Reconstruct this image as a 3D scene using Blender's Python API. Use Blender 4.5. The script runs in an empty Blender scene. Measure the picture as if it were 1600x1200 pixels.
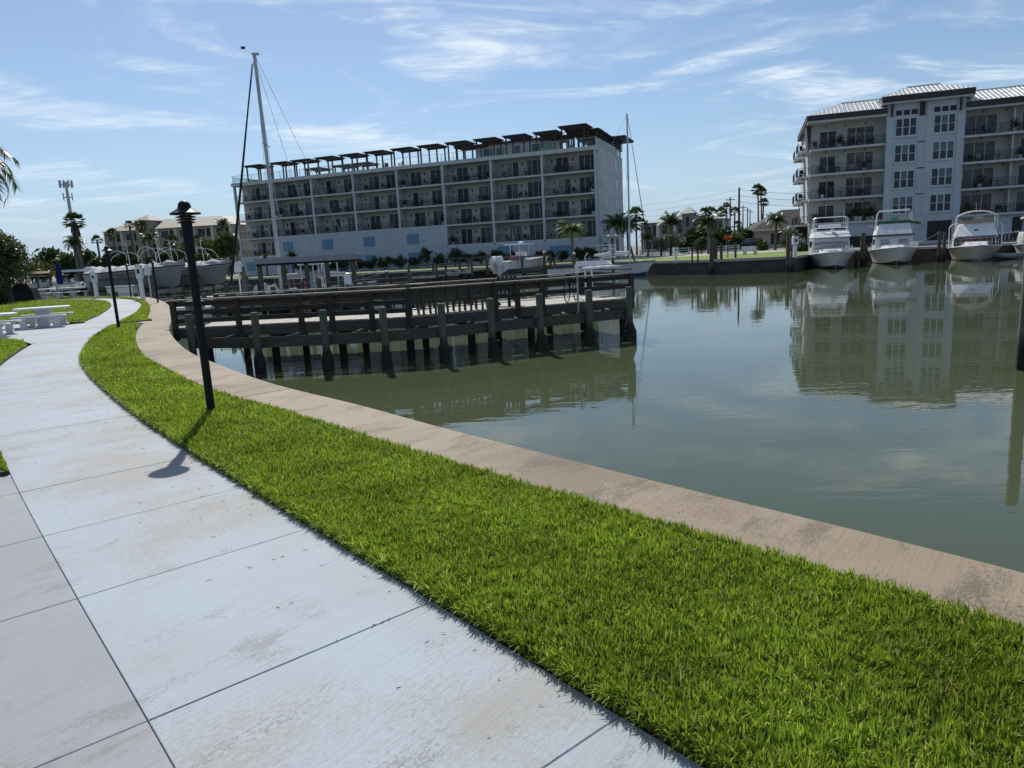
import bpy, bmesh, math, random
import numpy as np
from mathutils import Vector, Matrix
random.seed(7); RNG = np.random.default_rng(11)
SC = bpy.context.scene
COL = SC.collection
rad = math.radians
# ------------------------------------------------------------------ camera
FPX, PITCH, ROLL, EYE = 1109.0, rad(10.5), rad(3.03), 1.57      # metres, path surface is z = 0
_fw = Vector((0, math.cos(PITCH), -math.sin(PITCH)))
_u0 = Vector((0, math.sin(PITCH), math.cos(PITCH)))
_r = Vector((1, 0, 0)) * math.cos(ROLL) - _u0 * math.sin(ROLL)
_u = _u0 * math.cos(ROLL) + Vector((1, 0, 0)) * math.sin(ROLL)
cam_d = bpy.data.cameras.new('camera'); cam = bpy.data.objects.new('camera', cam_d); COL.objects.link(cam)
cam_d.sensor_width = 36.0; cam_d.lens = FPX / 1600.0 * 36.0; cam_d.clip_start = 0.05; cam_d.clip_end = 20000
M = Matrix((( _r.x, _u.x, -_fw.x, 0), (_r.y, _u.y, -_fw.y, 0), (_r.z, _u.z, -_fw.z, EYE), (0, 0, 0, 1)))
cam.matrix_world = M
SC.camera = cam
def ray(x, y): return _fw * FPX + _r * (x - 800) - _u * (y - 600)
def gnd(x, y, z=0.0):                       # surveyed point of the photograph on level z
    d = ray(x, y); t = (z - EYE) / d.z; return Vector((d.x * t, d.y * t, z))
def at(x, y, Y):                            # surveyed point of the photograph at distance Y
    d = ray(x, y); t = Y / d.y; return Vector((d.x * t, Y, d.z * t + EYE))
# ------------------------------------------------------------------ sky, sun, exposure
SUN_AZ, SUN_EL = rad(-14.0), rad(44.0)      # azimuth from +Y towards +X
sun_dir = Vector((math.sin(SUN_AZ) * math.cos(SUN_EL), math.cos(SUN_AZ) * math.cos(SUN_EL), math.sin(SUN_EL)))
W = bpy.data.worlds.new('World'); SC.world = W; W.use_nodes = True
wn, wl = W.node_tree.nodes, W.node_tree.links; wn.clear()
sky = wn.new('ShaderNodeTexSky'); sky.sky_type = 'NISHITA'; sky.sun_disc = False
sky.sun_elevation = SUN_EL; sky.sun_rotation = SUN_AZ; sky.air_density = 1.0; sky.dust_density = 0.25; sky.ozone_density = 3.0
def wnode(t, **k):
    n = wn.new(t)
    for a, b in k.items(): setattr(n, a, b)
    return n
def wmath(op, a, b=None, clamp=False):
    n = wnode('ShaderNodeMath', operation=op, use_clamp=clamp)
    for i, s in enumerate((a, b)):
        if s is None: continue
        if isinstance(s, (int, float)): n.inputs[i].default_value = s
        else: wl.new(s, n.inputs[i])
    return n.outputs[0]
tc = wnode('ShaderNodeTexCoord'); sep = wnode('ShaderNodeSeparateXYZ'); wl.new(tc.outputs['Generated'], sep.inputs[0])
zz = wmath('ADD', wmath('MAXIMUM', sep.outputs[2], 0.0), 0.12)
cx, cy = wmath('DIVIDE', sep.outputs[0], zz), wmath('DIVIDE', sep.outputs[1], zz)
com = wnode('ShaderNodeCombineXYZ'); wl.new(cx, com.inputs[0]); wl.new(cy, com.inputs[1])
def cloud(scale, rot, loc, stretch, lo, hi, det, rough, dist):
    mp = wnode('ShaderNodeMapping'); wl.new(com.outputs[0], mp.inputs[0])
    mp.inputs['Location'].default_value = loc; mp.inputs['Rotation'].default_value = (0, 0, rot); mp.inputs['Scale'].default_value = stretch
    nz = wnode('ShaderNodeTexNoise'); wl.new(mp.outputs[0], nz.inputs['Vector'])
    nz.inputs['Scale'].default_value = scale; nz.inputs['Detail'].default_value = det; nz.inputs['Roughness'].default_value = rough; nz.inputs['Distortion'].default_value = dist
    mr = wnode('ShaderNodeMapRange', interpolation_type='SMOOTHSTEP'); wl.new(nz.outputs[0], mr.inputs[0])
    mr.inputs[1].default_value = lo; mr.inputs[2].default_value = hi
    return mr.outputs[0]
wisps = cloud(1.15, 0.42, (2.9, 1.3, 0), (0.80, 1.25, 1), 0.475, 0.66, 9, 0.60, 1.1)
veil = cloud(0.42, 0.2, (3.1, 0.2, 0), (0.7, 1.1, 1), 0.40, 0.72, 4, 0.5, 0.4)
fine = cloud(3.4, 0.75, (7.0, 2.0, 0), (0.45, 1.6, 1), 0.38, 0.64, 9, 0.70, 0.9)
mask = wmath('ADD', wmath('MULTIPLY', wisps, wmath('ADD', wmath('MULTIPLY', fine, 0.75), 0.18)), wmath('MULTIPLY', veil, 0.13), True)
haze_low = wmath('MULTIPLY', wmath('POWER', wmath('SUBTRACT', 1.0, wmath('MAXIMUM', sep.outputs[2], 0.0), True), 8.0), 0.85)
SKY_K = 0.074
bg_sky = wnode('ShaderNodeBackground'); wl.new(sky.outputs[0], bg_sky.inputs[0]); bg_sky.inputs[1].default_value = SKY_K
bg_cl = wnode('ShaderNodeBackground'); bg_cl.inputs[0].default_value = (0.78, 0.86, 0.95, 1); bg_cl.inputs[1].default_value = 0.84
mixw = wnode('ShaderNodeMixShader'); fade = wnode('ShaderNodeMapRange', interpolation_type='SMOOTHSTEP'); wl.new(sep.outputs[2], fade.inputs[0]); fade.inputs[1].default_value = 0.0; fade.inputs[2].default_value = 0.17; fade.inputs[3].default_value = 0.25
wl.new(wmath('MULTIPLY', wmath('MULTIPLY', mask, fade.outputs[0]), 0.95), mixw.inputs[0])
bg_hz = wnode('ShaderNodeBackground'); bg_hz.inputs[0].default_value = (0.38, 0.61, 0.95, 1); bg_hz.inputs[1].default_value = 0.57
mixh = wnode('ShaderNodeMixShader'); wl.new(haze_low, mixh.inputs[0]); wl.new(bg_sky.outputs[0], mixh.inputs[1]); wl.new(bg_hz.outputs[0], mixh.inputs[2])
wl.new(mixh.outputs[0], mixw.inputs[1]); wl.new(bg_cl.outputs[0], mixw.inputs[2])
wo = wnode('ShaderNodeOutputWorld'); wl.new(mixw.outputs[0], wo.inputs[0])
sl = bpy.data.lights.new('sun', 'SUN'); sl.energy = 3.9; sl.angle = rad(0.53); sl.color = (1.0, 0.95, 0.87)
so = bpy.data.objects.new('sun', sl); COL.objects.link(so); so.rotation_euler = (-sun_dir).to_track_quat('-Z', 'Y').to_euler(); so.location = (0, 0, 60)
vs = SC.view_settings; vs.view_transform = 'Standard'; vs.look = 'None'; vs.gamma = 1.0; vs.exposure = 0.40; vs.use_curve_mapping = False
SC.render.engine = 'CYCLES'
# ------------------------------------------------------------------ materials
MATS = {}
def _new(name):
    m = bpy.data.materials.new(name); m.use_nodes = True; MATS[name] = m
    nt = m.node_tree; b = nt.nodes['Principled BSDF']; return m, nt, b
def mat(name, c, rough=0.6, metal=0.0, c2=None, scale=6.0, stretch=(1, 1, 1), bump=0.0, detail=5, coord='Object', lo=0.35, hi=0.65, spec=0.5, alpha=1.0, bscale=None, isl=0.0):
    m, nt, b = _new(name); N, L = nt.nodes, nt.links
    b.inputs['Base Color'].default_value = (*c, 1); b.inputs['Roughness'].default_value = rough; b.inputs['Metallic'].default_value = metal
    b.inputs['Specular IOR Level'].default_value = spec; b.inputs['Alpha'].default_value = alpha
    last = None
    if c2 is not None or bump:
        t = N.new('ShaderNodeTexCoord'); mp = N.new('ShaderNodeMapping'); mp.inputs['Scale'].default_value = stretch; L.new(t.outputs[coord], mp.inputs[0])
        nz = N.new('ShaderNodeTexNoise'); nz.inputs['Scale'].default_value = scale; nz.inputs['Detail'].default_value = detail; nz.inputs['Roughness'].default_value = 0.62; L.new(mp.outputs[0], nz.inputs['Vector'])
        if c2 is not None:
            rp = N.new('ShaderNodeValToRGB'); rp.color_ramp.elements[0].position = lo; rp.color_ramp.elements[1].position = hi
            rp.color_ramp.elements[0].color = (*c, 1); rp.color_ramp.elements[1].color = (*c2, 1)
            L.new(nz.outputs[0], rp.inputs[0]); last = rp.outputs[0]; L.new(last, b.inputs['Base Color'])
        if bump:
            nb = nz
            if bscale:
                nb = N.new('ShaderNodeTexNoise'); nb.inputs['Scale'].default_value = bscale; nb.inputs['Detail'].default_value = 6; L.new(mp.outputs[0], nb.inputs['Vector'])
            bp = N.new('ShaderNodeBump'); bp.inputs['Strength'].default_value = 1.0; bp.inputs['Distance'].default_value = bump; L.new(nb.outputs[0], bp.inputs['Height']); L.new(bp.outputs[0], b.inputs['Normal'])
    if isl:
        g = N.new('ShaderNodeNewGeometry'); hs = N.new('ShaderNodeHueSaturation'); mr = N.new('ShaderNodeMapRange')
        mr.inputs[3].default_value = 1 - isl; mr.inputs[4].default_value = 1 + isl
        L.new(g.outputs['Random Per Island'], mr.inputs[0]); L.new(mr.outputs[0], hs.inputs['Value'])
        if last is not None: L.new(last, hs.inputs['Color'])
        else: hs.inputs['Color'].default_value = (*c, 1)
        L.new(hs.outputs[0], b.inputs['Base Color'])
    return m
def leafmat(name, ca, cb, cc=None, trans=0.35, rough=0.5, patch=0.0):
    m, nt, b = _new(name); N, L = nt.nodes, nt.links
    g = N.new('ShaderNodeNewGeometry'); rp = N.new('ShaderNodeValToRGB'); e = rp.color_ramp.elements
    e[0].color = (*ca, 1); e[1].color = (*cb, 1)
    if cc: x = e.new(0.93); x.color = (*cb, 1); e[2].position = 1.0; e[2].color = (*cc, 1)
    L.new(g.outputs['Random Per Island'], rp.inputs[0]); col = rp.outputs[0]
    if patch:
        t = N.new('ShaderNodeTexCoord'); nz = N.new('ShaderNodeTexNoise'); nz.inputs['Scale'].default_value = 1.6; nz.inputs['Detail'].default_value = 4; L.new(t.outputs['Object'], nz.inputs['Vector'])
        mr = N.new('ShaderNodeMapRange'); mr.inputs[1].default_value = .3; mr.inputs[2].default_value = .7; mr.inputs[3].default_value = 1 - patch; mr.inputs[4].default_value = 1 + patch; L.new(nz.outputs[0], mr.inputs[0])
        hs = N.new('ShaderNodeHueSaturation'); L.new(mr.outputs[0], hs.inputs['Value']); L.new(col, hs.inputs['Color']); col = hs.outputs[0]
    L.new(col, b.inputs['Base Color']); b.inputs['Roughness'].default_value = rough; b.inputs['Specular IOR Level'].default_value = 0.35
    tr = N.new('ShaderNodeBsdfTranslucent'); L.new(col, tr.inputs[0]); mx = N.new('ShaderNodeMixShader'); mx.inputs[0].default_value = trans
    L.new(b.outputs[0], mx.inputs[1]); L.new(tr.outputs[0], mx.inputs[2]); L.new(mx.outputs[0], N['Material Output'].inputs[0])
    return m
# ------------------------------------------------------------------ mesh helpers
class MB:
    def __init__(s): s.v, s.f, s.m = [], [], []
    def add(s, vs, fs, mi=0):
        o = len(s.v); s.v += [tuple(p) for p in vs]; s.f += [tuple(i + o for i in f) for f in fs]; s.m += [mi] * len(fs); return s
    def box(s, x0, x1, y0, y1, z0, z1, mi=0):
        return s.add([(x0, y0, z0), (x1, y0, z0), (x1, y1, z0), (x0, y1, z0), (x0, y0, z1), (x1, y0, z1), (x1, y1, z1), (x0, y1, z1)],
                     [(0, 3, 2, 1), (4, 5, 6, 7), (0, 1, 5, 4), (1, 2, 6, 5), (2, 3, 7, 6), (3, 0, 4, 7)], mi)
    def cbox(s, x0, x1, y0, y1, z0, z1, c=0.01, mi=0):            # chamfered on the top and sides
        a, b = s.__class__, None
        lo = [(x0, y0, z0), (x1, y0, z0), (x1, y1, z0), (x0, y1, z0)]
        md = [(x0, y0, z1 - c), (x1, y0, z1 - c), (x1, y1, z1 - c), (x0, y1, z1 - c)]
        hi = [(x0 + c, y0 + c, z1), (x1 - c, y0 + c, z1), (x1 - c, y1 - c, z1), (x0 + c, y1 - c, z1)]
        fs = [(3, 2, 1, 0), (8, 9, 10, 11)]
        for k in (0, 4):
            for i in range(4): j = (i + 1) % 4; fs.append((k + i, k + j, k + 4 + j, k + 4 + i))
        return s.add(lo + md + hi, fs, mi)
    def beam(s, a, b, w, h, mi=0, up=(0, 0, 1)):                   # a to b, w across, h in the up sense
        a, b = Vector(a), Vector(b); d = (b - a).normalized(); up = Vector(up)
        if abs(d.dot(up)) > 0.98: up = Vector((0, 1, 0))
        sd = d.cross(up).normalized() * (w / 2); uu = sd.cross(d).normalized() * (h / 2)
        vs = [p + i * sd + j * uu for p in (a, b) for i, j in ((-1, -1), (1, -1), (1, 1), (-1, 1))]
        return s.add(vs, [(0, 1, 2, 3), (7, 6, 5, 4), (0, 4, 5, 1), (1, 5, 6, 2), (2, 6, 7, 3), (3, 7, 4, 0)], mi)
    def tube(s, pts, r, n=8, mi=0, caps=True):
        pts = [Vector(p) for p in pts]; rs = r if isinstance(r, (list, tuple)) else [r] * len(pts); o = len(s.v); prev = None
        for i, p in enumerate(pts):
            d = (pts[min(i + 1, len(pts) - 1)] - pts[max(i - 1, 0)]).normalized()
            if prev is None:
                a = d.cross(Vector((0, 0, 1)) if abs(d.z) < 0.9 else Vector((1, 0, 0))).normalized()
            else: a = (prev - d * prev.dot(d)).normalized()
            prev = a; b = d.cross(a)
            for k in range(n):
                t = 2 * math.pi * k / n; s.v.append(tuple(p + (a * math.cos(t) + b * math.sin(t)) * rs[i]))
        for i in range(len(pts) - 1):
            for k in range(n):
                k2 = (k + 1) % n; s.f.append((o + i * n + k, o + i * n + k2, o + (i + 1) * n + k2, o + (i + 1) * n + k)); s.m.append(mi)
        if caps:
            s.f.append(tuple(o + k for k in reversed(range(n)))); s.m.append(mi)
            e = o + (len(pts) - 1) * n; s.f.append(tuple(e + k for k in range(n))); s.m.append(mi)
        return s
    def lathe(s, prof, n=16, c=(0, 0, 0), mi=0):                   # prof: (radius, z)
        o = len(s.v)
        for r, z in prof:
            for k in range(n): t = 2 * math.pi * k / n; s.v.append((c[0] + r * math.cos(t), c[1] + r * math.sin(t), c[2] + z))
        for i in range(len(prof) - 1):
            for k in range(n):
                k2 = (k + 1) % n; s.f.append((o + i * n + k, o + i * n + k2, o + (i + 1) * n + k2, o + (i + 1) * n + k)); s.m.append(mi)
        s.f.append(tuple(o + k for k in reversed(range(n)))); s.m.append(mi)
        e = o + (len(prof) - 1) * n; s.f.append(tuple(e + k for k in range(n))); s.m.append(mi)
        return s
    def loft(s, rings, closed=False, mi=0, cap=False):             # rings of equal length
        o = len(s.v); n = len(rings[0])
        for rg in rings: s.v += [tuple(p) for p in rg]
        for i in range(len(rings) - 1):
            for k in range(n if closed else n - 1):
                k2 = (k + 1) % n; s.f.append((o + i * n + k, o + i * n + k2, o + (i + 1) * n + k2, o + (i + 1) * n + k)); s.m.append(mi)
        if cap:
            s.f.append(tuple(o + k for k in reversed(range(n)))); s.m.append(mi)
            e = o + (len(rings) - 1) * n; s.f.append(tuple(e + k for k in range(n))); s.m.append(mi)
        return s
    def prism(s, poly, z0, z1, mi=0):
        n = len(poly); vs = [(p[0], p[1], z0) for p in poly] + [(p[0], p[1], z1) for p in poly]
        return s.add(vs, [tuple(reversed(range(n))), tuple(range(n, 2 * n))] + [(i, (i + 1) % n, n + (i + 1) % n, n + i) for i in range(n)], mi)
    def mesh(s, name, mats, smooth=False):
        me = bpy.data.meshes.new(name); me.from_pydata(s.v, [], s.f)
        for m in (mats if isinstance(mats, (list, tuple)) else [mats]): me.materials.append(MATS[m] if isinstance(m, str) else m)
        if any(s.m): me.polygons.foreach_set('material_index', s.m)
        if smooth: me.polygons.foreach_set('use_smooth', [True] * len(me.polygons)); me.set_sharp_from_angle(angle=rad(38))
        me.update(); return me
    def build(s, name, mats, parent=None, loc=(0, 0, 0), rz=0.0, smooth=False):
        return link(name, s.mesh(name, mats, smooth), parent, loc, rz)
def link(name, me, parent=None, loc=(0, 0, 0), rz=0.0, rot=None, scale=None):
    o = bpy.data.objects.new(name, me); COL.objects.link(o); o.parent = parent; o.location = loc
    o.rotation_euler = rot if rot else (0, 0, rz)
    if scale: o.scale = scale if isinstance(scale, (tuple, list)) else (scale,) * 3
    return o
def npmesh(name, V, F, mats):                                      # V (n,3), F (m,k) arrays
    V = np.ascontiguousarray(V, dtype=np.float32); F = np.ascontiguousarray(F, dtype=np.int32); k = F.shape[1]
    me = bpy.data.meshes.new(name); me.vertices.add(len(V)); me.vertices.foreach_set('co', V.ravel())
    me.loops.add(F.size); me.loops.foreach_set('vertex_index', F.ravel()); me.polygons.add(len(F))
    me.polygons.foreach_set('loop_start', np.arange(0, F.size, k, dtype=np.int32)); me.materials.append(MATS[mats]); me.update(calc_edges=True); return me
def tag(o, label, cat, group=None, kind=None):
    o['label'] = label; o['category'] = cat
    if group: o['group'] = group
    if kind: o['kind'] = kind
    return o
def struct(o, kind='structure'): o['kind'] = kind; return o
def thing(name, label, cat, loc=(0, 0, 0), rz=0.0, group=None):
    o = bpy.data.objects.new(name, None); COL.objects.link(o); o.location = loc; o.rotation_euler = (0, 0, rz); o.empty_display_size = 0.2
    return tag(o, label, cat, group)
def ctree(root, name=None):                                        # a thing, its parts and their sub-parts
    def cp(o, par):
        c = o.copy(); COL.objects.link(c); c.parent = par
        for ch in [x for x in KIDS.get(o.name, [])]: cp(ch, c)
        return c
    KIDS = {}
    for o in bpy.data.objects:
        if o.parent: KIDS.setdefault(o.parent.name, []).append(o)
    return cp(root, None)
ORD = ['first', 'second', 'third', 'fourth', 'fifth', 'sixth', 'seventh', 'eighth', 'ninth', 'tenth', 'eleventh', 'twelfth', 'thirteenth', 'fourteenth']
def smooth_line(pts, step):                                        # Catmull-Rom, resampled
    P = [Vector(p[:2]) for p in pts]; P = [2 * P[0] - P[1]] + P + [2 * P[-1] - P[-2]]; out = []
    for i in range(1, len(P) - 2):
        n = max(2, int((P[i + 1] - P[i]).length / 0.1))
        for k in range(n):
            t = k / n; a, b, c, d = P[i - 1], P[i], P[i + 1], P[i + 2]
            out.append(0.5 * (2 * b + (c - a) * t + (2 * a - 5 * b + 4 * c - d) * t * t + (3 * b - a - 3 * c + d) * t ** 3))
    out.append(P[-2]); res = [out[0]]; acc = 0.0
    for a, b in zip(out, out[1:]):
        acc += (b - a).length
        if acc >= step: res.append(b); acc = 0.0
    if (res[-1] - out[-1]).length > step * 0.4: res.append(out[-1])
    return res
def offset_line(line, d):                                          # to the left of travel
    res = []; dd = d if callable(d) else (lambda i: d)
    for i, p in enumerate(line):
        t = (line[min(i + 1, len(line) - 1)] - line[max(i - 1, 0)]).normalized(); res.append(p + Vector((-t.y, t.x)) * dd(i))
    return res
# ------------------------------------------------------------------ material library
def concrete_paint(name, base, worn, dirt, k, sp=0.0):
    m, nt, b = _new(name); N, L = nt.nodes, nt.links
    t = N.new('ShaderNodeTexCoord'); mp = N.new('ShaderNodeMapping'); mp.inputs['Rotation'].default_value = (0, 0, rad(-52)); L.new(t.outputs['Object'], mp.inputs[0])
    def nz(s, st, det=6, rough=.6, loc=(0, 0, 0), dist=0.0):
        q = N.new('ShaderNodeMapping'); q.inputs['Scale'].default_value = st; q.inputs['Location'].default_value = loc; L.new(mp.outputs[0], q.inputs[0])
        n = N.new('ShaderNodeTexNoise'); n.inputs['Scale'].default_value = s; n.inputs['Detail'].default_value = det; n.inputs['Roughness'].default_value = rough; n.inputs['Distortion'].default_value = dist; L.new(q.outputs[0], n.inputs['Vector']); return n.outputs[0]
    def ramp(x, lo, hi):
        r = N.new('ShaderNodeMapRange'); r.interpolation_type = 'SMOOTHSTEP'; r.inputs[1].default_value = lo; r.inputs[2].default_value = hi; L.new(x, r.inputs[0]); return r.outputs[0]
    def mul(a, c):
        n = N.new('ShaderNodeMath'); n.operation = 'MULTIPLY'
        for i, s in enumerate((a, c)):
            if isinstance(s, float): n.inputs[i].default_value = s
            else: L.new(s, n.inputs[i])
        return n.outputs[0]
    def mix(f, a, c):
        n = N.new('ShaderNodeMix'); n.data_type = 'RGBA'; L.new(f, n.inputs[0])
        for i, s in ((6, a), (7, c)):
            if isinstance(s, tuple): n.inputs[i].default_value = (*s, 1)
            else: L.new(s, n.inputs[i])
        return n.outputs[2]
    big = nz(0.55, (1, 1, 1), 5); tone = nz(1.7, (1, .6, 1), 5, loc=(4, 1, 0))
    brush = nz(30, (.05, 1.6, 1), 4, .6)
    col = mix(ramp(tone, .32, .68), base, tuple(min(1, c * (1.13 if i == 2 else 1.08)) for i, c in enumerate(base)))
    def add(a, c, k_):
        n = N.new('ShaderNodeMath'); n.operation = 'MULTIPLY_ADD'; L.new(c, n.inputs[0]); n.inputs[1].default_value = k_; L.new(a, n.inputs[2]); return n.outputs[0]
    g1 = nz(55, (.6, 1.3, 1), 6, .75, loc=(2, 7, 0)); g2 = nz(120, (.7, 1.1, 1), 4, .7, loc=(5, 2, 0))
    wear = add(add(big, g1, .55), g2, .25)                         # patches with a granular edge
    col = mix(mul(ramp(wear, .905, .985), k), col, worn)
    spots = add(add(nz(1.9, (.7, 1.4, 1), 6, .68, loc=(3, 3, 0)), g1, .45), g2, .4)
    scuff = ramp(spots, 1.02 - sp, 1.10 - sp * .6); col = mix(mul(scuff, .50), col, dirt)
    streak = mul(ramp(nz(40, (.02, 2.2, 1), 3, .6, loc=(1, 9, 0)), .58, .70), ramp(nz(1.1, (1, 1, 1), 4, .6, loc=(8, 8, 0)), .48, .66)); col = mix(mul(streak, .45), col, dirt)
    col = mix(mul(ramp(brush, .45, .75), .16), col, dirt)
    pits = ramp(nz(75, (1, 1, 1), 2, .5), .69, .74); col = mix(mul(pits, .4), col, tuple(c * .5 for c in dirt))
    L.new(col, b.inputs['Base Color']); b.inputs['Roughness'].default_value = 0.72; b.inputs['Specular IOR Level'].default_value = .2
    ad = N.new('ShaderNodeMath'); ad.operation = 'ADD'; L.new(mul(brush, .6), ad.inputs[0]); L.new(mul(scuff, -.12), ad.inputs[1])
    bp = N.new('ShaderNodeBump'); bp.inputs['Distance'].default_value = .0035; bp.inputs['Strength'].default_value = 1; L.new(ad.outputs[0], bp.inputs['Height']); L.new(bp.outputs[0], b.inputs['Normal'])
    return m
concrete_paint('path_paint', (.315, .362, .395), (.30, .287, .265), (.19, .172, .15), .75)
concrete_paint('pad_paint', (.262, .28, .295), (.35, .35, .34), (.185, .17, .155), .7)
concrete_paint('cap_concrete', (.25, .205, .145), (.18, .145, .102), (.055, .046, .037), .9, .075)
mat('joint_dirt', (.05, .045, .038), .95, c2=(.10, .09, .075), scale=20)
mat('soil', (.028, .021, .014), .95, c2=(.06, .047, .03), scale=30, bump=.01)
mat('turf_base', (.035, .06, .012), .9, c2=(.07, .085, .02), scale=14)
mat('wall_concrete', (.22, .20, .17), .85, c2=(.10, .095, .08), scale=1.6, stretch=(1, 1, .5), bump=.01)
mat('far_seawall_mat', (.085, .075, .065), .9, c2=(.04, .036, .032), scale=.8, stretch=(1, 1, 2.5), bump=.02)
mat('far_ground_mat', (.20, .19, .17), .9, c2=(.13, .13, .11), scale=.05)
mat('lawn_far', (.095, .165, .012), .95, c2=(.145, .205, .022), scale=.35, detail=8)
mat('driveway_mat', (.38, .36, .33), .8, c2=(.30, .28, .26), scale=.4)
mat('black_paint', (.003, .003, .005), .5, c2=(.007, .007, .009), scale=12, spec=.22)
mat('lamp_glass', (.25, .24, .2), .25)
mat('timber', (.098, .083, .066), .85, c2=(.048, .041, .034), scale=4, stretch=(.35, 6, 6), bump=.004, detail=8)
mat('timber_dark', (.052, .043, .034), .88, c2=(.025, .021, .017), scale=4, stretch=(.35, 6, 6), bump=.004, detail=8)
mat('timber_grey', (.40, .375, .34), .8, c2=(.25, .23, .205), scale=3, stretch=(5, .3, 5), bump=.003, detail=8)
mat('rail_cap', (.30, .28, .25), .7, c2=(.19, .17, .15), scale=3, stretch=(.3, 6, 6), bump=.003)
def pile_mat(name, c, c2, tide, band):
    m = mat(name, c, .85, c2=c2, scale=5, stretch=(6, 6, .5), bump=.006, detail=8); nt = m.node_tree; N, L = nt.nodes, nt.links; b = N['Principled BSDF']
    src = b.inputs['Base Color'].links[0].from_socket; g = N.new('ShaderNodeNewGeometry'); s = N.new('ShaderNodeSeparateXYZ'); L.new(g.outputs['Position'], s.inputs[0])
    n = N.new('ShaderNodeTexNoise'); n.inputs['Scale'].default_value = 3; L.new(g.outputs['Position'], n.inputs['Vector'])
    a = N.new('ShaderNodeMath'); a.operation = 'MULTIPLY_ADD'; L.new(n.outputs[0], a.inputs[0]); a.inputs[1].default_value = -.35; L.new(s.outputs[2], a.inputs[2])
    r = N.new('ShaderNodeMapRange'); r.inputs[1].default_value = tide - .2; r.inputs[2].default_value = tide + .08; L.new(a.outputs[0], r.inputs[0])
    x = N.new('ShaderNodeMix'); x.data_type = 'RGBA'; L.new(r.outputs[0], x.inputs[0]); x.inputs[6].default_value = (*band, 1); L.new(src, x.inputs[7]); L.new(x.outputs[2], b.inputs['Base Color'])
pile_mat('piling_wood', (.115, .125, .095), (.06, .062, .05), -.75, (.012, .011, .008))
pile_mat('piling_brown', (.10, .082, .062), (.05, .042, .033), -.7, (.012, .011, .009))
mat('mussels', (.014, .012, .009), .9, c2=(.035, .03, .02), scale=18, bump=.03)
mat('white_plastic', (.72, .73, .74), .35, c2=(.62, .63, .64), scale=2)
mat('table_concrete', (.66, .67, .68), .7, c2=(.50, .51, .52), scale=5, bump=.003)
mat('gelcoat', (.74, .75, .76), .22, c2=(.66, .67, .68), scale=1.2)
mat('gelcoat_grey', (.27, .28, .30), .3, c2=(.21, .22, .24), scale=1.2)
mat('gelcoat_beige', (.55, .52, .47), .25, c2=(.46, .43, .39), scale=1.1)
mat('antifoul', (.012, .014, .022), .6)
mat('antifoul_blue', (.02, .06, .13), .6)
mat('boot_stripe', (.03, .05, .09), .4)
mat('canvas_white', (.62, .63, .64), .85, c2=(.52, .53, .55), scale=2, bump=.02)
mat('canvas_tan', (.42, .32, .23), .85, c2=(.34, .26, .18), scale=2, bump=.01)
mat('canvas_brown', (.20, .10, .075), .85, c2=(.15, .075, .055), scale=3, bump=.01)
mat('canvas_green', (.035, .07, .04), .85, c2=(.05, .10, .06), scale=3, bump=.01)
mat('canvas_blue', (.008, .012, .14), .85, c2=(.006, .008, .08), scale=3, bump=.01)
mat('canvas_black', (.006, .006, .009), .8, c2=(.012, .012, .016), scale=3, bump=.01)
mat('tarp_grey', (.36, .37, .38), .8, c2=(.27, .28, .30), scale=1.4, bump=.03)
mat('tint_glass', (.012, .018, .024), .06, spec=.6)
mat('steel', (.55, .56, .58), .25, 1.0)
mat('aluminium', (.50, .51, .52), .38, .85)
mat('mast_paint', (.46, .47, .48), .35, c2=(.40, .41, .42), scale=2)
mat('rope', (.32, .29, .24), .95)
mat('wire', (.02, .02, .022), .6)
mat('fender_black', (.015, .015, .017), .5)
mat('rubber', (.012, .012, .013), .7)
mat('upholstery', (.16, .05, .06), .6)
# buildings
mat('stucco_base', (.42, .455, .50), .85, c2=(.36, .40, .445), scale=.5, bump=.004, bscale=30)
mat('stucco_white', (.47, .50, .535), .85, c2=(.40, .43, .465), scale=.5, bump=.004, bscale=30)
mat('stucco_cream', (.44, .435, .415), .85, c2=(.38, .375, .36), scale=.5)
mat('slab_white', (.50, .51, .52), .8, c2=(.42, .43, .44), scale=1.5)
mat('shutter_blue', (.115, .235, .36), .6, c2=(.10, .20, .31), scale=1.5)
mat('window_frame', (.50, .51, .52), .5)
mat('door_glass', (.010, .018, .034), .08, spec=.3)
mat('door_glass_pale', (.07, .105, .125), .12, spec=.3)
mat('curtain', (.10, .11, .13), .8, c2=(.05, .055, .07), scale=3, stretch=(8, 8, .2))
mat('rail_metal', (.012, .012, .016), .45)
mat('sconce_black', (.008, .008, .009), .5)
mat('pergola_dark', (.020, .014, .013), .7, c2=(.032, .024, .02), scale=4)
mat('fascia_brown', (.022, .014, .016), .6, c2=(.032, .022, .022), scale=2)
mat('metal_roof', (.60, .60, .59), .38, .35, c2=(.52, .52, .52), scale=.7)
mat('roof_deck', (.35, .34, .33), .9)
def rail_glass():
    m, nt, b = _new('rail_glass'); N, L = nt.nodes, nt.links
    tr = N.new('ShaderNodeBsdfTransparent'); tr.inputs[0].default_value = (.90, .95, .95, 1); gl = N.new('ShaderNodeBsdfGlossy'); gl.inputs['Roughness'].default_value = .04; gl.inputs[0].default_value = (.8, .8, .8, 1)
    lw = N.new('ShaderNodeFresnel'); lw.inputs[0].default_value = 1.3; mx = N.new('ShaderNodeMixShader'); L.new(lw.outputs[0], mx.inputs[0]); L.new(tr.outputs[0], mx.inputs[1]); L.new(gl.outputs[0], mx.inputs[2]); L.new(mx.outputs[0], N['Material Output'].inputs[0])
rail_glass()
mat('condo_beige', (.36, .31, .23), .85, c2=(.29, .25, .19), scale=.4)
mat('condo_trim', (.52, .49, .42), .8)
mat('condo_roof', (.27, .235, .20), .7, 0, c2=(.22, .19, .165), scale=.6)
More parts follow.
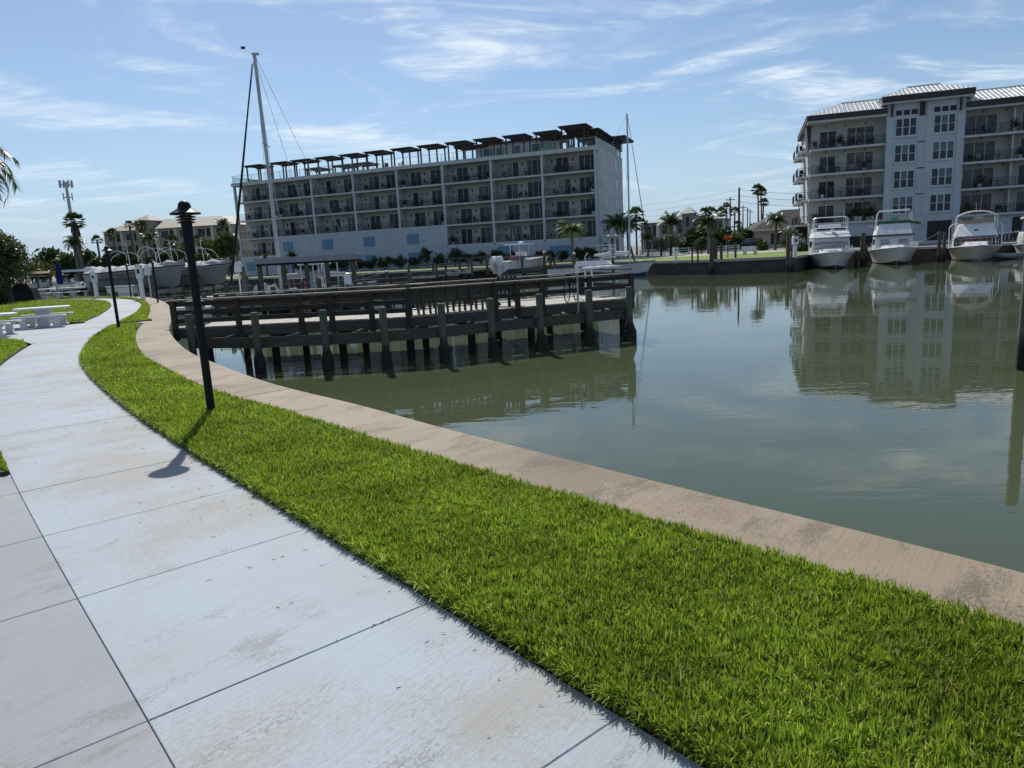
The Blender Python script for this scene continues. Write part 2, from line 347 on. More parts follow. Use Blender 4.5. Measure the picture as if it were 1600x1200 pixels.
mat('condo_green_roof', (.20, .25, .23), .5, .2)
mat('condo_grey', (.20, .205, .21), .85, c2=(.16, .165, .17), scale=.4)
mat('shingle', (.035, .033, .034), .95, c2=(.055, .052, .052), scale=6, stretch=(1, 1, 4))
mat('house_wall', (.33, .31, .28), .85)
mat('dark_void', (.006, .007, .010), .6)
mat('furniture_dark', (.018, .018, .024), .6)
mat('furniture_green', (.10, .30, .18), .6)
mat('pole_wood', (.07, .058, .045), .9, c2=(.045, .037, .03), scale=4, stretch=(4, 4, .3))
mat('galv', (.36, .37, .38), .5, .4)
mat('car_blue', (.012, .016, .04), .2, spec=.6)
mat('sign_white', (.75, .75, .76), .5)
mat('sign_ink', (.03, .03, .05), .6)
mat('bark', (.095, .075, .058), .95, c2=(.05, .04, .03), scale=5, stretch=(3, 3, .6), bump=.02)
mat('palm_bark', (.16, .135, .105), .95, c2=(.085, .07, .055), scale=6, stretch=(1, 1, 4), bump=.02)
mat('dead_frond', (.20, .145, .085), .95, c2=(.13, .09, .05), scale=4)
leafmat('grass_blade', (.095, .178, .014), (.33, .43, .040), (.50, .43, .15), trans=.5, rough=.45, patch=.30)
leafmat('leaf_dark', (.022, .045, .012), (.055, .09, .025), trans=.28, rough=.5)
leafmat('leaf_mid', (.04, .075, .018), (.085, .125, .03), trans=.3, rough=.5)
leafmat('leaf_olive', (.055, .075, .025), (.12, .13, .05), (.22, .17, .07), trans=.3, rough=.45)
leafmat('leaf_silver', (.09, .11, .075), (.17, .19, .13), trans=.2, rough=.6)
leafmat('palm_leaf', (.028, .055, .014), (.07, .11, .028), trans=.25, rough=.42)
leafmat('palm_leaf_lit', (.05, .10, .018), (.11, .17, .03), trans=.35, rough=.6)
leafmat('flower_red', (.45, .03, .02), (.6, .08, .03), trans=.3)
# water
def water():
    m, nt, b = _new('water_mat'); N, L = nt.nodes, nt.links
    b.inputs['Base Color'].default_value = (.064, .078, .042, 1); b.inputs['Roughness'].default_value = .015; b.inputs['IOR'].default_value = 1.333; b.inputs['Specular IOR Level'].default_value = .5
    t = N.new('ShaderNodeTexCoord')
    def nz(s, st, det, loc=(0, 0, 0), rot=0.0, dist=0.0):
        q = N.new('ShaderNodeMapping'); q.inputs['Scale'].default_value = st; q.inputs['Location'].default_value = loc; q.inputs['Rotation'].default_value = (0, 0, rot); L.new(t.outputs['Object'], q.inputs[0])
        n = N.new('ShaderNodeTexNoise'); n.inputs['Scale'].default_value = s; n.inputs['Detail'].default_value = det; n.inputs['Roughness'].default_value = .5; n.inputs['Distortion'].default_value = dist; L.new(q.outputs[0], n.inputs['Vector']); return n.outputs[0]
    def op(o, a, c):
        n = N.new('ShaderNodeMath'); n.operation = o
        for i, s in enumerate((a, c)):
            if isinstance(s, float): n.inputs[i].default_value = s
            else: L.new(s, n.inputs[i])
        return n.outputs[0]
    swell = nz(.55, (.6, 1.2, 1), 2, rot=.3)
    rip = nz(2.6, (.55, 1.5, 1), 3, (3, 1, 0), .15, .4)
    breeze = N.new('ShaderNodeMapRange'); breeze.inputs[1].default_value = .40; breeze.inputs[2].default_value = .66; breeze.inputs[3].default_value = .22; breeze.inputs[4].default_value = 1.0; L.new(nz(.055, (.6, 1.4, 1), 3, (1, 5, 0)), breeze.inputs[0])
    h = op('ADD', op('MULTIPLY', swell, .006), op('MULTIPLY', op('MULTIPLY', rip, breeze.outputs[0]), .0032))
    bp = N.new('ShaderNodeBump'); bp.inputs['Strength'].default_value = 1; bp.inputs['Distance'].default_value = 1.0; L.new(h, bp.inputs['Height']); L.new(bp.outputs[0], b.inputs['Normal'])
water()
# ------------------------------------------------------------------ terrain and water
WZ = -1.2
struct(MB().add([(-4000, -60, WZ), (4000, -60, WZ), (4000, 6000, WZ), (-4000, 6000, WZ)], [(0, 1, 2, 3)]).build('water', 'water_mat'))
outer = smooth_line([(9.5, -5.6), (4.2, .75), (2.31, 3.04), (1.95, 3.47), (.85, 4.7), (-.61, 6.38), (-1.71, 7.72), (-3.17, 9.39), (-4.65, 11.42), (-6.54, 14.27), (-9.16, 19.2),
                     (-11.75, 25), (-14.7, 31.2), (-18.3, 38), (-22.3, 44.6), (-26, 49), (-30.7, 53), (-36, 56.5), (-50, 63), (-120, 86)], .5)
CAPW = lambda i: .62 + .18 * min(1, max(0, (outer[i].y - 3) / 7))
inner = offset_line(outer, CAPW)
face = offset_line(outer, .10)
struct(MB().add([(p.x, p.y, -.062) for p in offset_line(outer, .3)] + [(-400, 130, -.062), (-400, -60, -.062), (40, -60, -.062)], [tuple(reversed(range(len(outer) + 3)))]).build('ground', 'soil'))
swall = thing('seawall', 'tan concrete seawall with a broad cap curving along the grass strip', 'seawall')
m = MB(); m.loft([[(p.x, p.y, -.10) for p in face], [(p.x, p.y, WZ - 1.0) for p in face]]); m.build('wall_face', 'wall_concrete', swall)
def cap_seg(i0, i1):
    L = 4; rows = []
    pr = [(outer, 0, -.14), (outer, 0, -.006), (outer, .012, 0.0), (outer, lambda i: CAPW(i) - .012, 0.0), (outer, CAPW, -.006), (outer, CAPW, -.14)]
    lines = [offset_line(outer, d) for _, d, _ in pr]
    e0 = (outer[i0 + 1] - outer[i0]).normalized() * .011; e1 = (outer[i1] - outer[i1 - 1]).normalized() * -.011
    rings = []
    for i in range(i0, i1 + 1):
        e = e0 if i == i0 else e1 if i == i1 else Vector((0, 0)); rings.append([(lines[k][i].x + e.x, lines[k][i].y + e.y, pr[k][2]) for k in range(6)])
    return MB().loft(rings, closed=True, cap=True)
jn = min(range(len(outer)), key=lambda i: (outer[i] - Vector((-2.95, 9.13))).length)
cuts = sorted({0, len(outer) - 1} | {jn + k * 24 for k in range(-10, 40) if 0 < jn + k * 24 < len(outer) - 3})
for a, b in zip(cuts, cuts[1:]): cap_seg(a, b).build('cap_segment', 'cap_concrete', swall)
# path: slabs on a dark bed
ctr = smooth_line([(2.99, -2.0), (1.42, -.11), (.63, .84), (-.94, 2.73), (-1.73, 3.675), (-2.66, 4.80), (-3.58, 5.93), (-4.82, 7.5), (-6.13, 9.25), (-7.5, 11.2), (-8.85, 13.35), (-11.0, 17.6), (-13.0, 22.4), (-15.4, 28.3), (-19.5, 36.6), (-23.9, 43.4), (-28.5, 47.6), (-35, 51.2), (-48, 56)], .2)
HW = [.575 + .075 * min(1, i / 60) for i in range(len(ctr))]
def side(sgn, ext=0.0):
    r = []
    for i, p in enumerate(ctr):
        t = (ctr[min(i + 1, len(ctr) - 1)] - ctr[max(i - 1, 0)]).normalized(); r.append(p + Vector((-t.y, t.x)) * sgn * (HW[i] + ext))
    return r
PL, PR = side(1), side(-1)
path = MB().loft([[(p.x, p.y, -.03) for p in side(1, -.01)], [(p.x, p.y, -.03) for p in side(-1, -.01)]]).build('path', 'joint_dirt'); struct(path)
def slab_poly(lft, rgt, g=.004):
    def sh(line):
        q = [p.copy() for p in line]; q[0] += (q[1] - q[0]).normalized() * g; q[-1] += (q[-2] - q[-1]).normalized() * g; return q
    a, b = sh(lft), sh(rgt); return a, b
def slab(name, lft, rgt, matn, parent, th=.05, z=0.0, g=.0022):
    a, b = slab_poly(lft, rgt, g); c = .003; rings = []
    n = len(a)
    for i in range(n):
        e = (a[1] - a[0]).normalized() * c if i == 0 else (a[-2] - a[-1]).normalized() * c if i == n - 1 else Vector((0, 0))
        x = (b[i] - a[i]).normalized() * c; A, B = a[i], b[i]
        rings.append([(A.x, A.y, z - th), (A.x, A.y, z - c * .7), (A.x + x.x + e.x, A.y + x.y + e.y, z), (B.x - x.x + e.x, B.y - x.y + e.y, z), (B.x, B.y, z - c * .7), (B.x, B.y, z - th)])
    return MB().loft(rings, closed=True, cap=True).build(name, matn, parent)
# cross joints every 1.23 m
acc, idx = 0.0, [0]
for i in range(1, len(ctr)):
    acc += (ctr[i] - ctr[i - 1]).length
    if acc >= 1.2: idx.append(i); acc = 0.0
def near_i(pt): return min(range(len(ctr)), key=lambda i: (ctr[i] - Vector(pt)).length)
j0 = near_i((-.94, 2.73)); arc = [0.0]
for i in range(1, len(ctr)): arc.append(arc[-1] + (ctr[i] - ctr[i - 1]).length)
def i_at(s): return min(range(len(arc)), key=lambda i: abs(arc[i] - s))
joints = sorted({i_at(arc[j0] + 1.23 * k) for k in range(-4, 60) if 0 <= arc[j0] + 1.23 * k <= arc[-1]})
for a, b in zip(joints, joints[1:]):
    r_ = range(a, b + 1, 2) if (b - a) % 2 == 0 else list(range(a, b, 2)) + [b]
    tilt = random.uniform(-.001, .001)
    slab('slab', [PL[i] for i in r_], [PR[i] for i in r_], 'path_paint', path, z=tilt)
# the older slabs the photographer stands on, left of the path
pad = struct(MB().add([(-9.2, -1.2, -.034), (2.4, -3.4, -.034), (2.0, -1.5, -.034), (-4.1, 5.6, -.034), (-9.2, 1.2, -.034)], [(0, 1, 2, 3, 4)]).build('pavement', 'joint_dirt'))
tdir = Vector((-.634, .773)).normalized(); ndir = Vector((-tdir.y, tdir.x))
def near_arc(s_): return min(range(len(arc)), key=lambda i: abs(arc[i] - s_))
pcuts = [near_arc(arc[j0] + 1.23 * k) for k in range(-3, 4)] + [near_arc(arc[j0] + 1.23 * 3.43)]
for a, b in zip(pcuts, pcuts[1:]):
    for c in range(4):
        ea, eb = PL[a] + ndir * .0045, PL[b] + ndir * .0045; rr = [PL[i] + ndir * .0045 for i in range(a, b + 1)] if c == 0 else [ea + ndir * 1.23 * c, eb + ndir * 1.23 * c]
        ll_ = [p + ndir * 1.225 for p in rr]; slab('slab', ll_, rr, 'pad_paint', pad, z=random.uniform(-.001, .001), g=.0022)
PADEND = PL[pcuts[-1]] + ndir * .0045 + tdir * .02
# picnic patio and the short connector to the seawall
patio_poly = [PL[near_i((-10.9, 17.4))], PL[near_i((-13.9, 24.6))], gnd(131, 505).xy, gnd(84, 505).xy, gnd(10, 507).xy, Vector((-24, 26)), Vector((-22, 16.5)), gnd(2, 531).xy, gnd(40, 534).xy]
patio = struct(MB().prism([(p.x - .02, p.y) for p in patio_poly], -.03, .002).build('patio', 'path_paint'))
ia = near_i((-12.55, 21.3)); ib = near_i((-12.95, 22.3))
def cap_near(p): return min(inner, key=lambda q: (q - p).length)
conn_poly = [PR[ia], PR[ib], cap_near(gnd(236, 503).xy) + Vector((0, .5)), cap_near(gnd(236, 503).xy) - Vector((0, .5))]
struct(MB().prism([(p.x, p.y) for p in conn_poly], -.03, .002).build('walkway', 'path_paint'))
# ------------------------------------------------------------------ lawns and their grass
def inpoly(P, poly):
    x, y = P[:, 0], P[:, 1]; c = np.zeros(len(P), bool); n = len(poly)
    for i in range(n):
        x1, y1 = poly[i]; x2, y2 = poly[(i + 1) % n]
        if y1 == y2: continue
        c ^= ((y1 > y) != (y2 > y)) & (x < (x2 - x1) * (y - y1) / (y2 - y1) + x1)
    return c
def sample(poly, dens):                                            # dens(distance) per square metre
    poly = np.array([(p[0], p[1]) for p in poly]); out = []
    x0, y0 = poly.min(0); x1, y1 = poly.max(0); st = 1.0
    for ix in np.arange(x0, x1, st):
        for iy in np.arange(y0, y1, st):
            d = math.hypot(ix + .5, iy + .5)
            if iy + 1 < 1.2 or abs(ix + .5) > (iy + 2.5) * .95: continue
            n = int(dens(d)); P = RNG.random((n, 2)) * st + (ix, iy); out.append(P[inpoly(P, poly)])
    return np.concatenate(out) if out else np.zeros((0, 2))
def blades(name, poly, dens, label, z0=.036, hmul=1.0, rim=None):
    P = sample(poly, dens); rimdir = np.zeros_like(P)
    if rim is not None:
        E0 = []; D0 = []
        for (a, b, k) in rim:
            t = (b - a); L = t.length; nn = Vector((t.y, -t.x)) / max(L, 1e-6); q = int(L * k)
            f = RNG.random(q); o_ = RNG.random(q) * .07 - .012
            E0.append(np.stack([a.x + t.x * f + nn.x * o_, a.y + t.y * f + nn.y * o_], 1)); D0.append(np.tile([-nn.x, -nn.y], (q, 1)))
        P = np.concatenate([P] + E0); rimdir = np.concatenate([rimdir] + D0)
    n = len(P); d = np.hypot(P[:, 0], P[:, 1])
    # tufts: blades share a lean with their neighbours
    cell = np.floor(P / .045).astype(np.int64); hsh = ((cell[:, 0] * 73856093) ^ (cell[:, 1] * 19349663)) & 1023
    tab_a = RNG.random(1024) * 2 * np.pi; tab_l = RNG.random(1024); tab_h = .60 + .75 * RNG.random(1024)
    ang = tab_a[hsh] + RNG.normal(0, 1.1, n); lean = np.clip(.30 + .40 * tab_l[hsh] + RNG.normal(0, .34, n), .0, 1.45)
    onrim = np.abs(rimdir).sum(1) > 0; ang = np.where(onrim, np.arctan2(rimdir[:, 1], rimdir[:, 0]) + RNG.normal(0, .6, n), ang); lean = np.where(onrim, np.clip(.85 + RNG.normal(0, .4, n), .1, 1.6), lean); rimk = np.where(onrim, 1.35, 1.0)
    far = np.clip(d / 4.5, 1, 7)
    Lh = (.026 + .030 * RNG.random(n)) * tab_h[hsh] * hmul * far ** .12 * rimk; wd = (.0044 + .0036 * RNG.random(n)) * far ** .7
    dx, dy = np.cos(ang), np.sin(ang); fa = RNG.random(n) * np.pi; wx, wy = np.cos(fa) * wd / 2, np.sin(fa) * wd / 2
    z = np.where(onrim, z0 - RNG.random(n) * .042, z0); h1 = Lh * .55; o1 = h1 * np.sin(lean * .6); zz1 = z + h1 * np.cos(lean * .6)
    o2 = o1 + Lh * .45 * np.sin(lean * 1.35); zz2 = zz1 + Lh * .45 * np.cos(lean * 1.35)
    bx, by = P[:, 0], P[:, 1]
    V = np.stack([np.stack([bx - wx, by - wy, z], 1), np.stack([bx + wx, by + wy, z], 1),
                  np.stack([bx + dx * o1 + wx * .9, by + dy * o1 + wy * .9, zz1], 1), np.stack([bx + dx * o1 - wx * .9, by + dy * o1 - wy * .9, zz1], 1),
                  np.stack([bx + dx * o2, by + dy * o2, zz2], 1)], 1).reshape(-1, 3)
    b = np.arange(n)[:, None] * 5; F = np.concatenate([b + np.array([[0, 1, 2]]), b + np.array([[0, 2, 3]]), b + np.array([[3, 2, 4]])], 0)
    o = link(name, npmesh(name, V, F, 'grass_blade')); tag(o, label, 'grass', kind='stuff'); return n
def sod(name, poly):
    m = MB().prism([(p[0], p[1]) for p in poly], -.06, .036); m.m = [0, 1] + [0] * (len(m.f) - 2)
    return struct(m.build(name, ['soil', 'turf_base']))
i_s, i_e = near_i((2.2, -1.0)), ia
innY = lambda y: min(range(len(inner)), key=lambda i: abs(inner[i].y - y))
edge = lambda line, a, b, e: [line[i] for i in range(a, b, e)] + [line[b]]
cA = conn_poly
s1 = [PR[i] + (PR[i] - PL[i]).normalized() * .015 for i in range(i_s, i_e, 3)] + [cA[0] + Vector((.1, -.05)), cA[3] - Vector((.02, .06))] + [inner[i] + (inner[i] - outer[i]).normalized() * .01 for i in range(innY(cA[3].y) - 1, innY(.2), -1)]
s1 = [(p.x, p.y) for p in s1]; sod('lawn', [(x + random.uniform(-.008, .018), y + random.uniform(-.008, .018)) for x, y in s1])
iz = near_i((-23.0, 42.4))
s2 = [PR[i] + (PR[i] - PL[i]).normalized() * .015 for i in range(ib, iz, 3)] + [inner[i] for i in range(innY(PR[iz].y + 1.0), innY(cA[2].y) + 1, -1)] + [cA[2] + Vector((0, .06))]
s2 = [(p.x, p.y) for p in s2]; sod('lawn', s2)
i5 = near_i(PADEND + Vector((.5, .4)))
l3 = [PL[i] + (PL[i] - PR[i]).normalized() * .012 for i in range(i5, near_i((-10.9, 17.3)), 3)] + [gnd(40, 534).xy + Vector((0, -.1)), gnd(2, 531).xy + Vector((0, -.1)), Vector((-22, 16)), Vector((-16, 2)), PADEND + ndir * 5 + tdir * .0]
s3 = [(p.x, p.y) for p in l3]; sod('lawn', s3)
l4 = [PL[i] + (PL[i] - PR[i]).normalized() * .012 for i in range(near_i((-13.95, 24.8)), len(ctr) - 1, 3)] + [Vector((-75, 62)), Vector((-75, 30)), Vector((-24, 26.1)), gnd(10, 507).xy + Vector((0, .05)), gnd(84, 505).xy + Vector((0, .05)), gnd(131, 505).xy + Vector((0, .05))]
s4 = [(p.x, p.y) for p in l4]; sod('lawn', s4)
l5 = [PR[i] + (PR[i] - PL[i]).normalized() * .012 for i in range(iz + 2, len(ctr) - 1, 3)] + [inner[i] for i in range(innY(56.0), innY(PR[iz].y + 1.2), -1)]
s5 = [(p.x, p.y) for p in l5]; sod('lawn', s5)
GD = lambda d: 17000 * min(1.0, (3.6 / max(d, .1)) ** 1.5)
rim1 = [(Vector(a), Vector(b), 2600 * min(1, 5 / max(3, Vector(a).length))) for a, b in zip(s1[:len(range(i_s, i_e, 3))], s1[1:len(range(i_s, i_e, 3))]) if a[1] > 1]
blades('grass', s1, GD, 'bright green clipped grass strip between the path and the seawall cap', rim=rim1)
blades('grass', s2, lambda d: min(2600, 15500 * (3.6 / d) ** 1.6), 'small grass wedge beyond the short connecting walkway', hmul=1.1)
blades('grass', s3, GD, 'grass patch inside the path bend before the picnic patio')
blades('grass', s4, lambda d: 15500 * (3.6 / d) ** 1.75, 'wide grass lawn behind the picnic patio', hmul=1.15)
blades('grass', s5, lambda d: 15500 * (3.6 / d) ** 1.75, 'narrow far grass verge between path end and water', hmul=1.15)
# far shore
shore = [(260, -40), (140, 22), (62, 60.5), (31.5, 71), (27.5, 65), (23.6, 59.2), (17.9, 61.6), (14.4, 66.3), (11.2, 76.5), (3, 80.5), (-10, 84.5), (-48, 98), (-66, 106), (-82, 150), (-92, 176), (-160, 186), (-600, 260)]
far = struct(MB().add([(x, y, .0) for x, y in shore] + [(-3500, 900, 0), (-3500, 5500, 0), (3500, 5500, 0), (3500, -40, 0)], [tuple(range(len(shore) + 4))]).build('terrain', 'far_ground_mat'))
def far_wall(pts, label):
    t = thing('seawall', label, 'seawall'); L = [Vector(p) for p in pts]
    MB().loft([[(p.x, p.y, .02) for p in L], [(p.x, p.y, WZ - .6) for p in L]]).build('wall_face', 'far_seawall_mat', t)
    a, b = offset_line(L, -.35), offset_line(L, .14)
    MB().loft([[(p.x, p.y, .06) for p in a], [(p.x, p.y, .06) for p in b], [(p.x, p.y, -.16) for p in b]]).build('cap_segment', 'driveway_mat', t)
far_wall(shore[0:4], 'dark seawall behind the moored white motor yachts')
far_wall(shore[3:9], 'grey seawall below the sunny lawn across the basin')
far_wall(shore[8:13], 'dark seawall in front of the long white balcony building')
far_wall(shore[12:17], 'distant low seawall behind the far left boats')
def sheet(name, pts, z, matn): return struct(MB().add([(p[0], p[1], z) for p in pts], [tuple(range(len(pts)))]).build(name, matn))
sheet('lawn', [(31.2, 71.5), (27.2, 65.4), (23.4, 59.7), (18.1, 62.1), (14.8, 66.7), (11.6, 76.9), (3.2, 81), (9, 87), (22, 83), (36, 82)], .07, 'lawn_far')
sheet('lawn', [(3, 81), (-10, 85), (-48, 98.5), (-47, 104), (-8, 92), (8, 86.8)], .07, 'lawn_far')
sheet('road', [(9, 87.5), (22, 83.6), (36.2, 82.4), (36.5, 92), (24, 94), (16, 98)], .05, 'driveway_mat')
sheet('lawn', [(-92, 177), (-82, 151), (-66, 107), (-54, 113), (-62, 150), (-70, 172)], .07, 'lawn_far')

# dry clippings scattered on the slabs near the grass
def clippings():
    V, F = [], []
    R = random.Random(21)
    for _ in range(220):
        i = R.randrange(near_i((.63, .84)), near_i((-8.8, 13.3))); f = min(1.0, abs(R.gauss(0, .28))) if R.random() < .8 else R.random()
        p = PR[i].lerp(PL[i], f * .98 + .01); a = R.random() * 6.28; l = R.uniform(.006, .022); w = R.uniform(.0012, .003); d = Vector((math.cos(a), math.sin(a))) * l; n = Vector((-d.y, d.x)).normalized() * w
        z = .0035; o = len(V); V += [(p.x - d.x, p.y - d.y, z), (p.x + n.x, p.y + n.y, z + .003), (p.x + d.x, p.y + d.y, z + .001), (p.x - n.x, p.y - n.y, z)]; F.append((o, o + 1, o + 2, o + 3))
    m = MB(); m.v, m.f, m.m = V, F, [0] * len(F); tag(m.build('clippings', 'dead_frond'), 'dry grass clippings and bits scattered on the path', 'clippings', kind='stuff')
clippings()
# ------------------------------------------------------------------ post lamps
def lamp_post(p, h, label):
    t = thing('lamp_post', label, 'lamp', p, random.random() * 6, 'black post lamps along the path')
    k = h / 2.28
    MB().lathe([(.044, -.05), (.043, .3 * k), (.042, 1.7 * k), (.052, 1.76 * k), (.056, 2.04 * k)], 20).build('pole', 'black_paint', t, smooth=True)
    for i in range(3):
        z = (2.05 + .028 * i) * k; r = .086 + .007 * i
        MB().lathe([(.05, z - .004), (r, z - .006), (r + .004, z), (.055, z + .014)], 20).build('louver', 'black_paint', t, smooth=True)
    MB().lathe([(.05, 2.03 * k), (.05, 2.15 * k)], 16).build('lens', 'lamp_glass', t, smooth=True)
    z = 2.135 * k
    MB().lathe([(.02, z), (.150, z - .004), (.153, z + .008), (.075, z + .055), (.06, z + .065)], 24).build('cap', 'black_paint', t, smooth=True)
    MB().lathe([(.066, z + .06), (.066, z + .075), (.058, z + .105), (.036, z + .128), (.006, z + .137)], 20).build('dome', 'black_paint', t, smooth=True)
lamp_post(gnd(331, 648), 2.28, 'tall black post lamp standing in the near grass strip')
lamp_post(gnd(186, 515), 2.34, 'black post lamp at the path edge by the connecting walkway')
lamp_post(gnd(247, 473), 2.15, 'small black post lamp in the grass wedge near the pier start')
lamp_post(Vector((-24.4, 46.6, 0)), 2.2, 'farthest black post lamp beside the white utility pedestal')
# ------------------------------------------------------------------ picnic tables
def picnic_table(p, rz, label, s=1.0):
    t = thing('picnic_table', label, 'picnic table', p, rz, 'white concrete picnic tables'); t.scale = (s, s, s)
    def slab_top(a, b, z, th):
        n = 20; o = []
        for i in range(n):
            q = 2 * math.pi * i / n; c, d = math.cos(q), math.sin(q); e = .45
            o.append((a * math.copysign(abs(c) ** e, c), b * math.copysign(abs(d) ** e, d)))
        m = MB(); m.loft([[(x, y, z) for x, y in o], [(x * 1.01, y * 1.015, z + th * .35) for x, y in o], [(x * 1.0, y, z + th * .8) for x, y in o], [(x * .96, y * .93, z + th) for x, y in o]], closed=True, cap=True); return m
    slab_top(.92, .42, .68, .075).build('tabletop', 'table_concrete', t, smooth=True)
    m = MB()
    prof = [(.30, 0.0), (.30, .05), (.22, .07), (.20, .42), (.23, .55), (.31, .64), (.33, .68)]
    m.loft([[(r * cx * 1.0, r * .8 * cy, z) for cx, cy in ((-1, -.6), (-.6, -1), (.6, -1), (1, -.6), (1, .6), (.6, 1), (-.6, 1), (-1, .6))] for r, z in prof], closed=True, cap=True)
    m.build('pedestal', 'table_concrete', t, smooth=True)
    for sy in (-1, 1):
        b = slab_top(.90, .16, .40, .065).build('bench', 'table_concrete', t, (0, sy * .72, 0), smooth=True)
        for sx in (-1, 1):
            m = MB()
            for (w, d, z0, z1) in ((.17, .15, 0, .05), (.10, .10, .05, .34), (.15, .13, .34, .40)):
                m.cbox(-w, w, -d, d, z0, z1, .01)
            m.build('leg', 'table_concrete', b, (sx * .52, 0, 0))
picnic_table(gnd(56, 513) + Vector((0, .45, 0)), rad(22), 'white concrete picnic table on the patio with benches on both sides', .84)
picnic_table(gnd(-33, 529) + Vector((0, .3, 0)), rad(22), 'white concrete picnic table cut off by the photo edge', .84)
picnic_table(gnd(73, 468) + Vector((-.3, 0, 0)), rad(6), 'far white picnic table beside the black covered bin')
picnic_table(gnd(98, 467) + Vector((.3, .8, 0)), rad(0), 'far white picnic table below the blue umbrella')
# black covered box and closed umbrella
t = thing('covered_grill', 'large black covered grill station next to the hedge', 'grill', gnd(38, 472) + Vector((-.6, .8, 0)), rad(10))
m = MB(); m.loft([[(-1.0, -.5, 0), (.95, -.5, 0), (.95, .5, 0), (-1.0, .5, 0)], [(-.93, -.46, .9), (.80, -.46, .9), (.80, .46, .9), (-.93, .46, .9)], [(-.9, -.42, 1.0), (-.1, -.42, 1.02), (-.1, .42, 1.02), (-.9, .42, 1.0)]], closed=True, cap=True); m.build('cover', 'canvas_black', t)
m = MB(); m.loft([[(-.35, -.4, .95), (.72, -.4, .92), (.72, .4, .92), (-.35, .4, .95)], [(-.25, -.36, 1.25), (.55, -.36, 1.2), (.55, .36, 1.2), (-.25, .36, 1.25)], [(-.1, -.2, 1.33), (.4, -.2, 1.3), (.4, .2, 1.3), (-.1, .2, 1.33)]], closed=True, cap=True); m.build('hood_cover', 'canvas_black', t)
t = thing('patio_umbrella', 'closed dark blue patio umbrella on a white pole', 'umbrella', gnd(90, 464) + Vector((.1, .5, 0)))
MB().tube([(0, 0, 0), (0, 0, 2.6)], .025).build('pole', 'white_plastic', t)
m = MB(); rings = []
for z, r in ((.95, .16), (1.1, .24), (1.5, .22), (1.9, .19), (2.3, .15), (2.5, .13), (2.6, .05)):
    rings.append([((r * (1 + .18 * math.cos(6 * q))) * math.cos(q) + .03 * (z - 2), (r * (1 + .18 * math.cos(6 * q))) * math.sin(q), z) for q in [2 * math.pi * i / 24 for i in range(24)]])
m.loft(rings, closed=True, cap=True).build('canopy', 'canvas_blue', t, smooth=True)
# utility pedestals
def pedestal(p, h, label, w=.16, box=None):
    t = thing('utility_pedestal', label, 'pedestal', p, random.uniform(-.1, .1), 'white dock utility pedestals')
    MB().cbox(-w * .62, w * .62, -w * .62, w * .62, 0, h * .66, .01).build('post', 'white_plastic', t)
    MB().cbox(-w, w, -w * .9, w * .9, h * .60, h, .05).build('meter_box', 'white_plastic', t)
    MB().box(-w * .45, w * .45, -w * .93, -w * .88, h * .74, h * .86).build('outlet', 'dark_void', t)
pedestal(gnd(152, 466), 1.75, 'white utility pedestal at the far end of the path', .15)
pedestal(gnd(224, 469), 2.0, 'white utility pedestal leaning near the third lamp', .15)
# ------------------------------------------------------------------ timber pier
pA, pB, pC = Vector((-9.35, 19.72)), Vector((-2.7, 19.38)), Vector((3.85, 22.25))
DW, DZ, RZ = 2.95, 0.0, .75
pier = thing('timber_pier', 'weathered grey timber pier with board railings over the basin', 'pier')
d1, d2 = (pB - pA).normalized(), (pC - pB).normalized(); n1, n2 = Vector((-d1.y, d1.x)), Vector((-d2.y, d2.x)); nb = (n1 + n2).normalized() / (n1 + n2).normalized().dot(n1)
def pier_pt(s, v):                                                 # s metres along the near edge, v metres behind it
    l1 = (pB - pA).length
    return pA + d1 * s + n1 * v if s < l1 else pB + d2 * (s - l1) + n2 * v
L1, L2 = (pB - pA).length, (pC - pB).length
plank_me = {}
for seg, (p0, d, n, L) in enumerate(((pA, d1, n1, L1), (pB, d2, n2, L2))):
    k = int(L / .145); w = L / k
    for i in range(k):
        e0 = (0, 0)
        key = (seg, i % 6)
        if key not in plank_me:
            plank_me[key] = MB().cbox(.006, w - .006, -.05 + random.uniform(-.01, .01), DW + random.uniform(-.01, .01), -.035, 0, .004).mesh('plank', 'timber_grey')
        q = p0 + d * (i * w); link('plank', plank_me[key], pier, (q.x, q.y, DZ + random.uniform(-.002, .003)), math.atan2(d.y, d.x))
# wedge of deck at the bend
q = [pB, pB + n2 * DW * .995, pB + n1 * DW * .995]
MB().prism([(p.x, p.y) for p in (q if (q[1] - q[0]).cross(q[2] - q[0]) > 0 else q[::-1])], -.035, -.002).build('plank', 'timber_grey', pier)
def pbeam(s0, s1, v, z, w, h, name, matn):
    for a, b in ((s0, min(s1, L1)), (max(s0, L1), s1)):
        if b - a > .02:
            pa, pb = pier_pt(a + 1e-4, v), pier_pt(b - 1e-4 if b <= L1 else b, v)
            MB().beam((pa.x, pa.y, z), (pb.x, pb.y, z), w, h).build(name, matn, pier)
LT = L1 + L2
for v in (-.02, DW - .02, DW * .5): pbeam(.05, LT, v, -.175, .06, .26, 'joist', 'timber_dark' if v == DW * .5 else 'timber')
def s_of(px, v=0.0):                                               # station along the pier of a photo column
    best = min((abs((lambda P: 800 + FPX * (Vector((P.x, P.y, .4 - EYE)).dot(_r)) / Vector((P.x, P.y, .4 - EYE)).dot(_fw))(pier_pt(s, v)) - px), s) for s in [k * .05 for k in range(int(LT / .05) + 1)])
    return best[1]
post_me = MB().cbox(-.07, .07, -.05, .05, -.36, RZ - .02, .006).mesh('post', 'timber_dark')
near_posts = [s_of(x) for x in (273, 372, 469, 519, 579, 638, 771, 806, 845, 919, 985)]
far_posts = [s_of(x, DW) for x in (300, 365, 455, 527, 553, 604, 660, 733, 760, 800, 850, 905, 940)]
